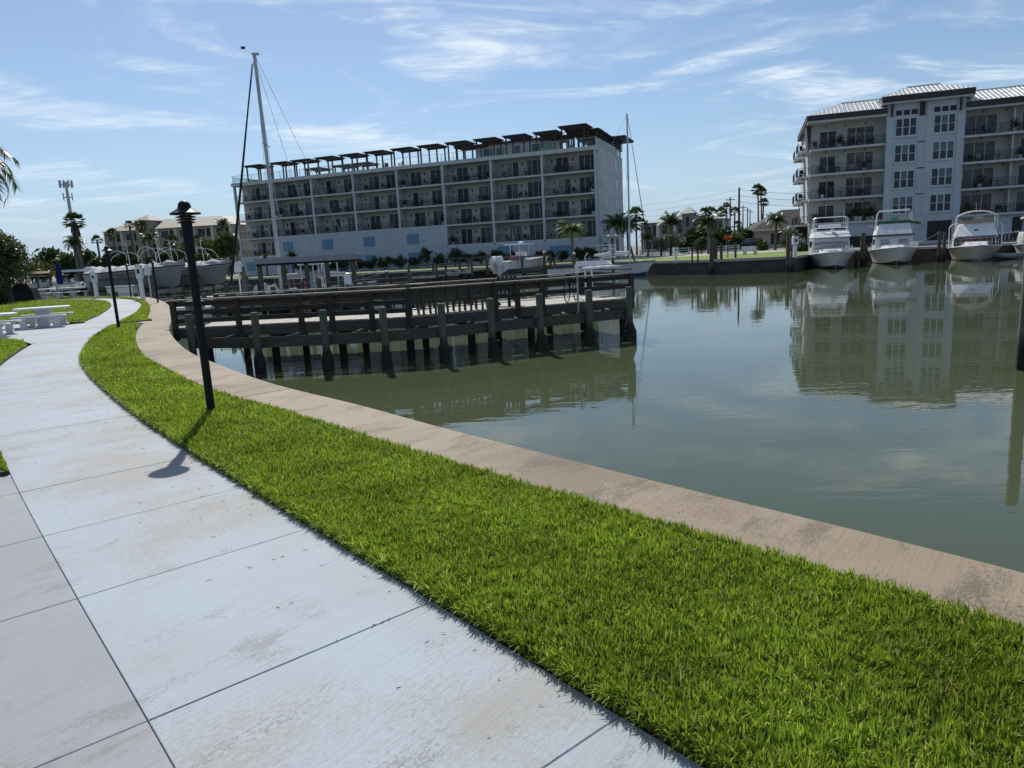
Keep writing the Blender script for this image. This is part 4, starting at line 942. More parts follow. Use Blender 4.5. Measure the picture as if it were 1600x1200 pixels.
# roofs: fascia boxes and hipped standing seam sheets
def hip(x0, x1, y0, y1, ze, zr, inset, name, fas, drop, left_hip=True, right_hip=True):
    m = MB(); m.box(x0, x1, y0, y1, ze - drop, ze - .03); m.build('fascia', 'fascia_brown', bB)
    xl, xr = x0 + (inset if left_hip else 0), x1 - (inset if right_hip else 0); ya, yb = y0 + inset, y1 - inset
    m = MB(); c = [(x0 - .05, y0 - .05, ze), (x1 + .05, y0 - .05, ze), (x1 + .05, y1, ze), (x0 - .05, y1, ze)]; t = [(xl, ya, zr), (xr, ya, zr), (xr, yb, zr), (xl, yb, zr)]
    m.add(c + t, [(0, 1, 5, 4), (1, 2, 6, 5), (2, 3, 7, 6), (3, 0, 4, 7), (4, 5, 6, 7)]); o = m.build('roof', 'metal_roof', bB)
    n = int((x1 - x0) / .45); k = (zr - ze) / inset
    me = {}
    for i in range(n + 1):                                         # raised seams on the front slope
        x = x0 + (x1 - x0) * i / n; L = inset
        if left_hip: L = min(L, x - x0)
        if right_hip: L = min(L, x1 - x)
        if L < .15: continue
        q = MB().beam((x, y0 - .04, ze + .03), (x, y0 + L, ze + L * k + .03), .05, .07); q.build('seam', 'metal_roof', o)
    if left_hip:
        for i in range(int((y1 - y0) / .6)):
            y = y0 + .3 + i * .6; L = min(inset, y - y0, y1 - y)
            if L > .3: MB().beam((x0, y, ze + .03), (x0 + L, y, ze + L * k + .03), .05, .07).build('seam', 'metal_roof', o)
    m = MB(); m.tube([(xl, ya, zr + .03), (xr, ya, zr + .03)], .09, 6); m.build('ridge_cap', 'metal_roof', o)
hip(-.6, T0 - .02, -.7, D2, 16.05, 17.75, 4.2, 'roof', None, .6, True, False)
hip(T1 + .02, RE, -.7, D2, 15.85, 17.6, 4.4, 'roof', None, .65, False, True)
hip(T0 - .7, T1 + .7, -1.25, 12, 17.25, 18.5, 3.0, 'roof', None, .65, True, True)
MB().box(-.5, T0 - .02, -.55, BB, 15.2, 15.445).build('soffit', 'slab_white', bB); MB().box(T1 + .02, RE - .5, -.55, BB, 14.98, 15.195).build('soffit', 'slab_white', bB)
MB().box(T0 - .7, T1 + .7, -1.1, 11.5, 16.40, 16.595).build('soffit', 'slab_white', bB)
m = MB(); m.loft([[(-.15, BB + .05, 12.2), (.0, BB + .05, 12.2), (.0, BB + 3.5, 12.2), (-.15, BB + 3.5, 12.2)], [(-.55, BB - .4, 15.19), (.0, BB - .4, 15.19), (.0, BB + 3.5, 15.19), (-.55, BB + 3.5, 15.19)]], closed=True, cap=True); m.build('bracket', 'fascia_brown', bB)
MB().box(-2.2, -.04, BB + 1, BB + 8, 2.9, 3.12).build('entry_canopy', 'slab_white', bB); MB().box(-2.0, -1.7, BB + 1.2, BB + 1.5, 0, 2.9).build('canopy_post', 'stucco_cream', bB); MB().box(-.06, -.031, BB + 1.5, BB + 6, .1, 2.4).build('garage_door', 'dark_void', bB)
# ------------------------------------------------------------------ boats
def hull_rings(L, B, hb, hs, rake=.9, fl=.82, n=15):
    R = []
    for i in range(n):
        s = i / (n - 1); x = -L + L * s
        bd = B / 2 * (1 - max(0, (s - .42) / .58) ** 2.3 * .965); bc = B / 2 * fl * (1 - max(0, (s - .25) / .75) ** 1.7 * .985)
        zs = hs + (hb - hs) * s ** 1.7; zc = .06 + .34 * max(0, (s - .55) / .45) ** 2; zk = -.55 + .5 * max(0, (s - .6) / .4) ** 2
        r = rake * max(0, (s - .5) / .5) ** 2.5; bm = bc + (bd - bc) * .42; zm = zc + (zs - zc) * .55
        R.append([(x + r, bd, zs), (x + r * .55, bm, zm), (x + r * .15, bc, zc), (x, 0, zk), (x + r * .15, -bc, zc), (x + r * .55, -bm, zm), (x + r, -bd, zs)])
    return R
def hull_parts(t, L, B, hb, hs, mh='gelcoat', mb='antifoul', rail=True, rake=.9, stripe=None, deckdrop=.05):
    R = hull_rings(L, B, hb, hs, rake); m = MB(); n = len(R)
    for i in range(n - 1):
        for k in range(6):
            vs = [R[i][k], R[i][k + 1], R[i + 1][k + 1], R[i + 1][k]]; m.add(vs, [(0, 1, 2, 3)], 1 if k in (2, 3) else 0)
    m.add(R[0], [tuple(range(7))], 0); m.add(R[-1], [tuple(reversed(range(7)))], 0)
    bm_ = m.mesh('hull', [mh, mb]); q = bmesh.new(); q.from_mesh(bm_); bmesh.ops.remove_doubles(q, verts=q.verts, dist=1e-4); bmesh.ops.recalc_face_normals(q, faces=q.faces); q.to_mesh(bm_); q.free()
    bm_.polygons.foreach_set('use_smooth', [True] * len(bm_.polygons)); bm_.set_sharp_from_angle(angle=rad(40)); link('hull', bm_, t)
    MB().loft([[(r[0][0], r[0][1] - .04, r[0][2] - deckdrop) for r in R], [(r[0][0], 0, r[0][2] - deckdrop + .05) for r in R], [(r[6][0], r[6][1] + .04, r[6][2] - deckdrop) for r in R]]).build('deck', 'gelcoat', t)
    sh = [r[0] for r in R] + [r[6] for r in reversed(R)]
    MB().tube(sh, .045, 6).build('rub_rail', 'gelcoat' if stripe is None else stripe, t)
    if rail:
        st = [r for i, r in enumerate(R) if i >= n // 2 - 1]; H = .62
        top = [(r[0][0] + .06, r[0][1] * .95, r[0][2] + H) for r in st]; top2 = [(r[6][0] + .06, r[6][1] * .95, r[6][2] + H) for r in st]
        m = MB(); m.tube(top + top2[::-1], .016, 6); m.tube([(a, b, c - .3) for a, b, c in top + top2[::-1]], .010, 5)
        for a, r in zip(top + top2, [r[0] for r in st] + [r[6] for r in st]): m.tube([(r[0], r[1] * .95, r[2]), a], .013, 5)
        m.build('bow_rail', 'steel', t)
    return R
def house(t, name, x0, x1, w0, w1, z0, z1, rf, rb, matn, tw=.86):
    lo = [(x0, -w0 / 2, z0), (x1, -w1 / 2, z0), (x1, w1 / 2, z0), (x0, w0 / 2, z0)]
    hi = [(x0 + rb, -w0 / 2 * tw, z1), (x1 - rf, -w1 / 2 * tw, z1), (x1 - rf, w1 / 2 * tw, z1), (x0 + rb, w0 / 2 * tw, z1)]
    md = [tuple(a * .12 + b * .88 for a, b in zip(p, q)) for p, q in zip(lo, hi)]; hi = [(p[0] + (.08 if p[0] < (x0 + x1) / 2 else -.08), p[1] * .95, p[2]) for p in hi]
    m = MB().loft([lo, md, hi], closed=True, cap=True); o = m.build(name, matn, t)
    return o, lo, md
def panel(par, name, lo, md, side, u0, u1, v0, v1, matn, off=.012):
    i, j = {'front': (1, 2), 'right': (0, 1), 'left': (2, 3), 'back': (3, 0)}[side]; a, b, c, d = (Vector(p) for p in (lo[i], lo[j], md[j], md[i]))
    f = lambda u, v: (a.lerp(b, u)).lerp(d.lerp(c, u), v); n = (b - a).cross(d - a).normalized()
    q = [f(u0, v0), f(u1, v0), f(u1, v1), f(u0, v1)]
    MB().add([p + n * off for p in q] + [p - n * .01 for p in q], [(0, 1, 2, 3), (7, 6, 5, 4), (0, 4, 5, 1), (1, 5, 6, 2), (2, 6, 7, 3), (3, 7, 4, 0)]).build(name, matn, par)
def bow_pose(px, py, face_cam=.8, extra=0.0):
    p = gnd(px, py, WZ); a = math.atan2(-p.y, -p.x); b = math.atan2(-.945, -.325); return Vector((p.x, p.y, WZ)), a * face_cam + b * (1 - face_cam) + extra
G_Y = 'white motor yachts moored bow out'
# yacht with bare bimini frame
p, rz = bow_pose(1305, 421, .8, .06)
t = thing('motor_yacht', 'white flybridge motor yacht with covered windscreen, leftmost of the moored yachts', 'motor yacht', p, rz, G_Y)
hull_parts(t, 10.5, 3.75, 1.45, 1.0)
o, lo, md = house(t, 'trunk_cabin', -5.4, -2.2, 2.6, 1.5, 1.15, 1.62, .7, 0, 'gelcoat'); panel(o, 'hatch', lo, md, 'front', .3, .7, .2, .8, 'tint_glass')
o, lo, md = house(t, 'deckhouse', -9.6, -4.5, 3.3, 3.1, 1.1, 2.72, .75, 0, 'gelcoat', .93)
panel(o, 'windscreen_cover', lo, md, 'front', .05, .95, .30, .80, 'tarp_grey')
for s in ('left', 'right'): panel(o, 'side_window', lo, md, s, .15, .85, .45, .85, 'tint_glass')
o, lo, md = house(t, 'brow', -9.4, -4.2, 3.2, 3.0, 2.62, 3.1, .9, 0, 'canvas_white', .92)
o, lo, md = house(t, 'flybridge', -9.3, -5.2, 3.0, 2.8, 3.05, 3.45, .3, 0, 'gelcoat', .96); panel(o, 'wind_deflector', lo, md, 'front', .08, .92, .5, 1.0, 'tint_glass')
MB().cbox(-7.6, -6.6, -.9, .9, 3.4, 3.75, .08).build('helm_console', 'gelcoat', t)
m = MB()
for x, h in ((-5.9, 4.35), (-7.6, 4.4)): m.tube([(x, -1.4, 3.2), (x, -1.36, h - .1), (x, -1.2, h), (x, 1.2, h), (x, 1.36, h - .1), (x, 1.4, 3.2)], .035, 6)
m.tube([(-5.9, -1.3, 4.3), (-7.6, -1.3, 4.38)], .03, 6); m.tube([(-5.9, 1.3, 4.3), (-7.6, 1.3, 4.38)], .03, 6); m.build('bimini_frame', 'white_plastic', t)
MB().tube([(-6.5, 1.1, 3.4), (-6.6, 1.1, 4.9)], .015, 5).build('antenna', 'white_plastic', t)
MB().lathe([(.02, 0), (.2, .03), (.2, .12), (.05, .2)], 12).build('search_light', 'steel', t, (-4.9, .1, 3.1)); MB().beam((.35, 0, 1.45), (.75, 0, 1.2), .14, .12).build('anchor', 'steel', t)
for y in (-1, 1): MB().lathe([(.03, 0), (.12, .06), (.12, .5), (.03, .56)], 10).build('fender', 'fender_black', t, (-4.2, y * 1.95, .55), smooth=True)
# yacht with green flybridge canvas
p, rz = bow_pose(1401, 414, .75, .02)
t = thing('motor_yacht', 'white flybridge yacht with green canvas, between the covered yacht and the tan-topped yacht', 'motor yacht', p, rz, G_Y)
hull_parts(t, 10.5, 3.9, 1.5, 1.1, mb='antifoul', stripe='gelcoat')
o, lo, md = house(t, 'trunk_cabin', -4.9, -2.0, 2.6, 1.4, 1.2, 1.62, .7, 0, 'gelcoat')
o, lo, md = house(t, 'deckhouse', -9.8, -4.3, 3.3, 3.1, 1.15, 2.55, .85, 0, 'gelcoat', .93); panel(o, 'windscreen', lo, md, 'front', .06, .94, .30, .86, 'canvas_white')
for u in (.12, .62): panel(o, 'windscreen_pane', lo, md, 'front', u, u + .26, .34, .80, 'gelcoat_grey', .02)
for s in ('left', 'right'): panel(o, 'side_window', lo, md, s, .12, .85, .45, .85, 'tint_glass')
MB().cbox(-9.8, -4.75, -1.62, 1.62, 2.5, 2.58, .02).build('brow_line', 'antifoul', t)
o, lo, md = house(t, 'flybridge', -9.6, -4.7, 3.15, 2.9, 2.58, 3.55, .9, 0, 'canvas_white', .86)
MB().lathe([(.05, 0), (.05, .3), (.1, .32), (.1, .45)], 10).build('search_light', 'steel', t, (-4.95, 0, 2.7))
o, lo, md = house(t, 'canvas_screen', -9.5, -5.65, 2.75, 2.75, 3.5, 3.85, .1, 0, 'canvas_green', .97)
MB().tube([(-5.6, 1.3, 3.62), (-5.5, 1.9, 3.5), (-6.2, 2.1, 3.45)], .12, 8).build('canvas_roll', 'canvas_green', t)
m = MB()
for x, h in ((-5.9, 4.75), (-7.9, 4.7)): m.tube([(x + .1, -1.5, 3.0), (x, -1.38, h - .3), (x - .05, -1.2, h), (x - .05, 1.2, h), (x, 1.38, h - .3), (x + .1, 1.5, 3.0)], .04, 6)
for y in (-1.25, 1.25): m.tube([(-5.95, y, 4.73), (-7.95, y, 4.68)], .03, 6)
m.build('bimini_frame', 'white_plastic', t)
MB().cbox(-7.0, -6.4, -.3, .35, 3.85, 4.2, .06).build('helm_seat', 'furniture_green', t)
MB().tube([(-6, -1.45, 3.2), (-6.2, -2.2, 3.5)], .02, 5).build('antenna', 'white_plastic', t)
# tan topped yacht
p, rz = bow_pose(1528, 409, .7, -.02)
t = thing('motor_yacht', 'beige hulled yacht with tan bimini top and brown windscreen cover', 'motor yacht', p, rz, G_Y)
hull_parts(t, 9.8, 4.0, 1.35, 1.0, mh='gelcoat_beige', mb='gelcoat_grey', stripe='gelcoat')
o, lo, md = house(t, 'trunk_cabin', -5.2, -1.9, 2.9, 1.6, 1.05, 1.6, .9, 0, 'gelcoat')
o, lo, md = house(t, 'deckhouse', -8.8, -4.1, 3.4, 3.2, 1.1, 2.1, .5, 0, 'gelcoat', .95); panel(o, 'windscreen_cover', lo, md, 'front', .05, .95, .25, .98, 'canvas_brown', .03)
o, lo, md = house(t, 'flybridge', -8.8, -4.0, 3.3, 3.1, 2.08, 3.15, 1.2, 0, 'gelcoat', .78); panel(o, 'hull_mark', lo, md, 'front', .44, .54, .45, .6, 'boot_stripe')
MB().loft([[(-5.2 - abs(y) * .12, y, 3.15) for y in (-1.3, -.7, 0, .7, 1.3)], [(-5.45 - abs(y) * .12, y, 3.5) for y in (-1.25, -.7, 0, .7, 1.25)]]).build('wind_deflector', 'canvas_tan', t)
m = MB(); ring = lambda x, h, w: [(x, w * c, h + .42 * (1 - abs(c) ** 2.6)) for c in (-1, -.9, -.6, -.2, .2, .6, .9, 1)]
m.loft([ring(-5.0, 3.75, 1.5), ring(-5.6, 3.85, 1.52), ring(-7.6, 3.8, 1.5)]); m.build('bimini_top', 'canvas_tan', t, smooth=True)
m = MB(); m.tube([(-5.0, -1.5, 2.6), (-5.0, -1.5, 3.75)], .035, 6); m.tube([(-5.0, 1.5, 2.6), (-5.0, 1.5, 3.75)], .035, 6); m.tube([(-7.6, -1.5, 2.6), (-7.6, -1.5, 3.8)], .035, 6); m.tube([(-7.6, 1.5, 2.6), (-7.6, 1.5, 3.8)], .035, 6)
m.tube([(-5.0, 1.5 * c, 3.75 + .42 * (1 - abs(c) ** 2.6)) for c in (-1, -.9, -.6, -.2, .2, .6, .9, 1)], .04, 6)
for s in (-1, 1): m.tube([(-6.2, s * 2.0, 1.1), (-6.2, s * 2.0, 2.9), (-6.2, s * 1.8, 3.15), (-6.2, s * 1.3, 3.25)], .035, 6)
m.build('bimini_frame', 'white_plastic', t)
MB().cbox(-6.3, -5.9, -1.05, -.3, 3.2, 3.6, .04).build('helm_seat', 'furniture_dark', t); MB().cbox(-6.6, -6.1, -.1, .5, 3.45, 3.8, .06).build('helm_console', 'gelcoat', t)
for y in (-1.5, 1.15, 1.55): MB().cbox(-3.5, -3.1, y - .16, y + .16, 1.25, 1.95, .05).build('fender', 'fender_black', t)
MB().tube([(-6, 0, 3.9), (-6.1, -.1, 5.1)], .012, 5).build('antenna', 'white_plastic', t)
m = MB()
for s in (-1, 1): m.tube([(.6, s * .25, 1.3), (-.6, s * 1.0, 1.15), (-1.6, s * 1.55, .75)], .018, 5)
m.build('mooring_line', 'rope', t)
# cut-off yacht at the photo edge
p, rz = bow_pose(1632, 404, .7, .0)
t = thing('motor_yacht', 'white boat with dark enclosure cut off at the right photo edge', 'motor yacht', p, rz, G_Y); hull_parts(t, 9, 3.4, 1.3, 1.0)
o, lo, md = house(t, 'deckhouse', -8, -3.4, 2.9, 2.7, 1.1, 2.2, .9, 0, 'gelcoat', .9)
o, lo, md = house(t, 'enclosure', -7.5, -4.2, 2.4, 2.3, 2.2, 3.3, .3, 0, 'tint_glass', .92); MB().cbox(-7.6, -4.1, -1.3, 1.3, 3.32, 3.5, .06).build('hardtop', 'gelcoat', t)
# inflatable dinghy
pd = gnd(1585, 404, WZ)
t = thing('dinghy', 'pale grey inflatable dinghy beside the tan-topped yacht', 'dinghy', (pd.x, pd.y, WZ), rad(172))
MB().tube([(-1.4, -.65, .25), (.6, -.65, .25), (1.2, -.45, .32), (1.55, 0, .4), (1.2, .45, .32), (.6, .65, .25), (-1.4, .65, .25)], .22, 10).build('tube', 'gelcoat_grey', t, smooth=True); MB().cbox(-1.2, .9, -.45, .45, .1, .16, .01).build('floor', 'gelcoat', t); MB().cbox(-.3, 0, -.55, .55, .4, .46, .01).build('thwart', 'gelcoat', t)
def rope(a, b, sag, label, r=.018, n=10):
    a, b = Vector(a), Vector(b); pts = [a.lerp(b, k / n) - Vector((0, 0, sag * 4 * (k / n) * (1 - k / n))) for k in range(n + 1)]
    tag(MB().tube(pts, r, 5).build('mooring_rope', 'rope'), label, 'rope', 'mooring ropes')
# pilings, dock stubs by the yachts
def pil_px(px, ytop, ywl, r, label, cap=False, m_='piling_brown', g='pilings along the far shore', lean=0.0):
    p = gnd(px, ywl, WZ); piling((p.x, p.y), at(px, ytop, p.y).z, r, label, cap, g, m_, lean)
for a in ((1112, 372, 429, .19, 'thick tall piling of a pair left of the lawn sign'), (1118, 374, 428, .17, 'thinner tall piling behind the thick one before the lawn'), (1231, 368, 426, .17, 'dark double piling left of the covered yacht, left one'), (1238, 370, 425, .15, 'dark double piling left of the covered yacht, right one'),
          (1347, 364, 415, .2, 'tall greenish piling between the two left yachts'), (1352, 382, 413, .16, 'short piling right behind the tall greenish one'), (1338, 392, 414, .13, 'stub piling close to the covered yacht hull'),
          (1466, 361, 410, .14, 'left piling of the pair before the dark garage door'), (1474, 362, 409, .13, 'right piling of the pair before the dark garage door'), (1127, 380, 428, .12, 'slim piling holding the small white notice box'), (1149, 378, 426, .1, 'slim piling under the red flowering branch')):
    pil_px(*a)
for i, x in enumerate((1560, 1566, 1572, 1578, 1584, 1588)): pil_px(x, 365 - i * .6, 393, .13, f'{ORD[i]} capped piling in the row right of the tan-topped yacht', True)
p = gnd(1127, 416, WZ)
t = thing('finger_dock', 'short timber finger dock with a white box below the lawn', 'dock', (p.x + .3, p.y + 3, 0), .25)
for i in range(10): MB().cbox(0, 2.6, i * .16, i * .16 + .15, -.12, -.08, .004).build('plank', 'timber_grey', t)
for x in (.1, 2.4): MB().tube([(x, .1, WZ - 1), (x, .1, -.12)], .1, 10).build('piling', 'piling_brown', t)
MB().cbox(-.35, .0, -.2, .1, -.75, -.2, .02).build('notice_box', 'white_plastic', t)
p = gnd(1450, 404, WZ)
t = thing('finger_dock', 'timber finger dock with a white box between two yachts', 'dock', (p.x, p.y + 2, 0), math.atan2(-.945, -.325))
for i in range(22): MB().cbox(-6.5 + i * .3, -6.5 + i * .3 + .28, -.7, .7, -.12, -.08, .004).build('plank', 'timber_grey', t)
for x in (-6, -3, -.2):
    for y in (-.6, .6): MB().tube([(x, y, WZ - 1), (x, y, -.12)], .11, 10).build('piling', 'piling_brown', t)
MB().cbox(-2.4, -1.5, -.4, .4, -.079, .45, .03).build('dock_box', 'white_plastic', t)
pp = gnd(1441, 404, WZ); t = thing('light_post', 'short post with a white globe lamp on the finger dock', 'lamp', (pp.x, pp.y + 3, -.08)); MB().cbox(-.12, .12, -.12, .12, 0, .9, .01).build('post', 'timber', t); MB().lathe([(.12, .9), (.2, 1.05), (.22, 1.25), (.12, 1.42), (.02, 1.46)], 14).build('globe', 'white_plastic', t, smooth=True)
a = gnd(1466, 410, WZ); b = gnd(1441, 404, WZ); rope((a.x, a.y, 1.4), (b.x, b.y + 3, .5), .35, 'sagging rope from globe post to paired pilings')
a = gnd(1545, 409, WZ); rope((a.x, a.y + 1, .05), (a.x + 4.5, a.y + 2, .25), .12, 'white line from the tan-topped yacht towards the right edge')
# ------------------------------------------------------------------ sailing boats
def mast(t, x, h, r, name='mast'):
    MB().tube([(x, 0, .5), (x, 0, h * .6), (x, 0, h)], [r, r * .98, r * .85], 10).build(name, 'mast_paint', t, smooth=True)
def stay(t, a, b, r, matn='steel', name='stay'): MB().tube([a, b], r, 5).build(name, matn, t)
# big sloop behind the pier, only its rig stands clear
mb_ = at(438, 425, 45); mt_ = at(408, 85, 45)
t = thing('sailboat', 'sailboat with tall white mast and dark furled headsail behind the pier', 'sailboat', (mb_.x, 45, WZ), rad(184))
H = mt_.z - WZ
R = hull_rings(10.4, 3.2, 1.1, .85, 1.0); sh = 5.0
m = MB()
for i in range(len(R) - 1):
    for k in range(6): m.add([tuple((p[0] + sh, p[1], p[2])) for p in (R[i][k], R[i][k + 1], R[i + 1][k + 1], R[i + 1][k])], [(0, 1, 2, 3)], 1 if k in (2, 3) else 0)
m.add([(p[0] + sh, p[1], p[2]) for p in R[0]], [tuple(range(7))]); m.build('hull', ['gelcoat', 'antifoul_blue'], t)
MB().loft([[(r[0][0] + sh, r[0][1], r[0][2] - .02) for r in R], [(r[6][0] + sh, r[6][1], r[6][2] - .02) for r in R]]).build('deck', 'gelcoat', t)
house(t, 'coachroof', -2.2, 2.4, 2.0, 1.5, .85, 1.25, .6, .2, 'gelcoat_grey'); MB().tube([(0, 0, .5), (0.05, 0, H * .6), (.12, 0, H)], [.115, .112, .10], 12).build('mast', 'mast_paint', t, smooth=True)
MB().cbox(-.15, .25, -.1, .1, H - .02, H + .1, .02).build('mast_head', 'mast_paint', t)
MB().tube([(.1, 0, H + .1), (.75, -.02, H + .38)], .015, 5).build('wind_vane', 'steel', t); MB().box(.6, .85, -.01, .01, H + .33, H + .48).build('vane_fin', 'wire', t)
MB().tube([(.3, 0, H - .5), (1.8, 0, H * .5), (3.05, 0, 1.9)], [.03, .075, .085], 8).build('furled_headsail', 'canvas_black', t); stay(t, (.12, 0, H), (3.2, 0, 1.5), .014, 'wire')
for a, b in (((0.1, 0, H), (-5.2, 0, 1.3)), ((.1, 0, H * .97), (-.15, 1.45, 1.2)), ((.1, 0, H * .97), (-.1, -1.45, 1.2)), ((.05, 0, H * .62), (-.5, 1.4, 1.2)), ((.05, 0, H * .62), (-.5, -1.4, 1.2)), ((0.1, 0, H * .98), (-2.6, 0, 2.2)), ((.1, 0, H * .98), (.38, .2, 1.4))): stay(t, a, b, .012, 'galv')
for z in (H * .38, H * .66): MB().tube([(0, -.85, z), (0, .85, z)], .03, 6).build('spreader', 'mast_paint', t)
MB().tube([(-.1, 0, 1.9), (-4.2, 0, 1.95)], .07, 8).build('boom', 'mast_paint', t); MB().tube([(-.2, 0, 2.03), (-2, 0, 2.1), (-4.0, 0, 2.03)], [.13, .13, .07], 8).build('sail_cover', 'tarp_grey', t, smooth=True)
# small sloop near the lawn, bow to the right
bow = gnd(1009, 431, WZ)
t = thing('sailboat', 'white sailboat with blue sheer stripe moored beside the white console boat', 'sailboat', (bow.x, bow.y, WZ), rad(-20))
hull_parts(t, 9.0, 2.8, 1.35, 1.05, mb='antifoul_blue', stripe='boot_stripe')
house(t, 'coachroof', -6.5, -3.0, 1.9, 1.3, 1.1, 1.55, .6, .2, 'gelcoat')
mz = at(977, 178, bow.y + .8).z - WZ; mx = -(bow.x - at(983, 410, bow.y + .8).x) / math.cos(rad(20))
MB().tube([(mx, .2, .8), (mx, .2, mz)], [.09, .07], 10).build('mast', 'mast_paint', t, smooth=True)
MB().tube([(mx + .05, .2, mz - .2), (.35, 0, 1.9)], [.02, .045], 6).build('furled_headsail', 'canvas_black', t)
for a, b in (((mx, .2, mz), (-8.8, 0, 1.2)), ((mx, .2, mz * .95), (mx - .2, 1.3, 1.1)), ((mx, .2, mz * .95), (mx - .2, -1.2, 1.1)), ((mx, .2, mz * .7), (mx - 1.2, 1.1, 1.2))): stay(t, a, b, .010, 'galv')
MB().tube([(mx, -.7, mz * .62), (mx, 1.1, mz * .62)], .025, 6).build('spreader', 'mast_paint', t)
MB().tube([(mx, .2, 2.0), (mx - 3.4, .2, 2.05)], .06, 8).build('boom', 'mast_paint', t); MB().tube([(mx - .1, .2, 2.15), (mx - 1.5, .2, 2.25), (mx - 3.3, .2, 2.12)], [.14, .15, .07], 8).build('sail_cover', 'canvas_white', t, smooth=True)
# leaning dark piling before it
pl_ = gnd(999, 431, WZ); pt_ = at(983, 380, pl_.y)
t = thing('mooring_piling', 'dark leaning piling in front of the small sailboat', 'piling', (pl_.x, pl_.y, 0)); MB().tube([(.4, 0, WZ - 1), (0, 0, WZ), (pt_.x - pl_.x, 0, pt_.z)], .11, 10).build('shaft', 'piling_brown', t)
# ------------------------------------------------------------------ centre console boats
def console_boat(t, L, B, ntop=True, eng=2, mt='gelcoat', mh='gelcoat'):
    hull_parts(t, L, B, 1.15, .8, mh=mh, mb='gelcoat_grey', rail=False, rake=.7)
    o, lo, md = house(t, 'console', -L * .58, -L * .44, 1.0, .9, .7, 1.75, .25, 0, 'gelcoat', .9); panel(o, 'windscreen', lo, md, 'front', .08, .92, .55, .98, 'tint_glass')
    MB().cbox(-L * .68, -L * .62, -.55, .55, .7, 1.35, .05).build('leaning_post', 'upholstery', t)
    if ntop:
        MB().cbox(-L * .74, -L * .38, -.95, .95, 2.45, 2.54, .03).build('hardtop', mt, t)
        for x in (-L * .66, -L * .46):
            for y in (-.6, .6): MB().tube([(x, y, .75), (x, y * 1.1, 2.45)], .03, 6).build('top_post', 'white_plastic', t)
        MB().lathe([(.25, 0), (.28, .05), (.26, .2), (.05, .27)], 14).build('radar_dome', 'gelcoat', t, (-L * .52, 0, 2.54), smooth=True)
    for i in range(eng):
        y = (i - (eng - 1) / 2) * .72
        m = MB(); m.loft([[(-L - .18, y - .12, -.35), (-L - .42, y - .1, -.35), (-L - .42, y + .1, -.35), (-L - .18, y + .12, -.35)], [(-L - .12, y - .13, .45), (-L - .5, y - .13, .45), (-L - .5, y + .13, .45), (-L - .12, y + .13, .45)],
            [(-L - .02, y - .25, .6), (-L - .68, y - .24, .65), (-L - .68, y + .24, .65), (-L - .02, y + .25, .6)], [(-L - .04, y - .27, 1.2), (-L - .72, y - .25, 1.15), (-L - .72, y + .25, 1.15), (-L - .04, y + .27, 1.2)], [(-L - .12, y - .2, 1.42), (-L - .6, y - .18, 1.34), (-L - .6, y + .18, 1.34), (-L - .12, y + .2, 1.42)]], closed=True, cap=True); m.build('outboard_motor', 'gelcoat', t, smooth=True)
def lift(cx, cy, rz, L, B, zb, label, ztop):
    t = thing('boat_lift', label, 'boat lift', (cx, cy, 0), rz, 'boat lifts')
    for x in (-L / 2, L / 2):
        for y in (-B / 2, B / 2): MB().tube([(x, y, WZ - 1), (x, y, ztop)], .14, 12).build('piling', 'piling_wood', t, smooth=True)
        MB().beam((x, -B / 2, zb), (x, B / 2, zb), .16, .22).build('cradle_beam', 'galv', t)
    for y in (-B / 2, B / 2): MB().beam((-L / 2, y, ztop + .06), (L / 2, y, ztop + .06), .2, .16).build('top_beam', 'timber', t)
    for y in (-.6, .6): MB().beam((-L / 2 - .5, y, zb + .2), (L / 2 + .5, y, zb + .2), .12, .14).build('bunk', 'timber_dark', t)
    return t
p = at(786, 425, 74); t = thing('console_boat', 'white centre console boat with twin outboards raised on a lift', 'boat', (p.x + 4.6, 78.5, -.15), rad(48)); console_boat(t, 7.4, 2.7)
MB().tube([(-4.6, .3, 2.5), (-4.7, .4, 4.2)], .012, 5).build('antenna', 'white_plastic', t)
lift(p.x + 2.2, 75.8, rad(48), 4.6, 3.6, -.75, 'open boat lift carrying the white centre console boat', 1.0)
p = gnd(942, 424, WZ); t = thing('console_boat', 'white flats boat with tower top moored stern-on near the sign', 'boat', (p.x + 1.5, p.y + 6.0, WZ), rad(75)); console_boat(t, 6.0, 2.4, eng=1)
MB().cbox(-5.0, -3.6, -.8, .8, 3.0, 3.08, .02).build('tower_top', 'gelcoat', t); 
for x in (-4.8, -3.8):
    for y in (-.6, .6): MB().tube([(x, y, 2.5), (x, y, 3.0)], .025, 6).build('top_post', 'white_plastic', t)
MB().cbox(-6.4, -5.6, -1.15, 1.15, .75, .9, .03).build('stern_platform', 'gelcoat', t)
p = at(735, 425, 80); t = lift(p.x, 80, rad(60), 4.6, 3.4, -.3, 'empty boat lift left of the console boat', 1.15); MB().cbox(-2.4, 2.4, -1.2, 1.2, -.16, -.08, .01).build('platform', 'gelcoat_grey', t)
p = at(680, 430, 80); lift(p.x, 80, rad(62), 4.8, 3.6, -.6, 'empty dark boat lift below the white base wall', .6)
for i, (x, yt, Y) in enumerate(((604, 424, 62), (850, 394, 76), (897, 396, 72), (866, 402, 76), (760, 398, 73), (817, 400, 75))):
    q = at(x, yt, Y); piling((q.x, Y), q.z, .14, ('white-capped piling with two ropes, alone before the hedge', 'white-capped piling right of the console boat', 'white-capped piling below the bright palm', 'plain slim piling between the two capped ones', 'plain piling at the console boat stern', 'plain piling at the console boat bow')[i], i in (0, 1, 2), 'pilings before the balcony building')
q = at(604, 432, 62)
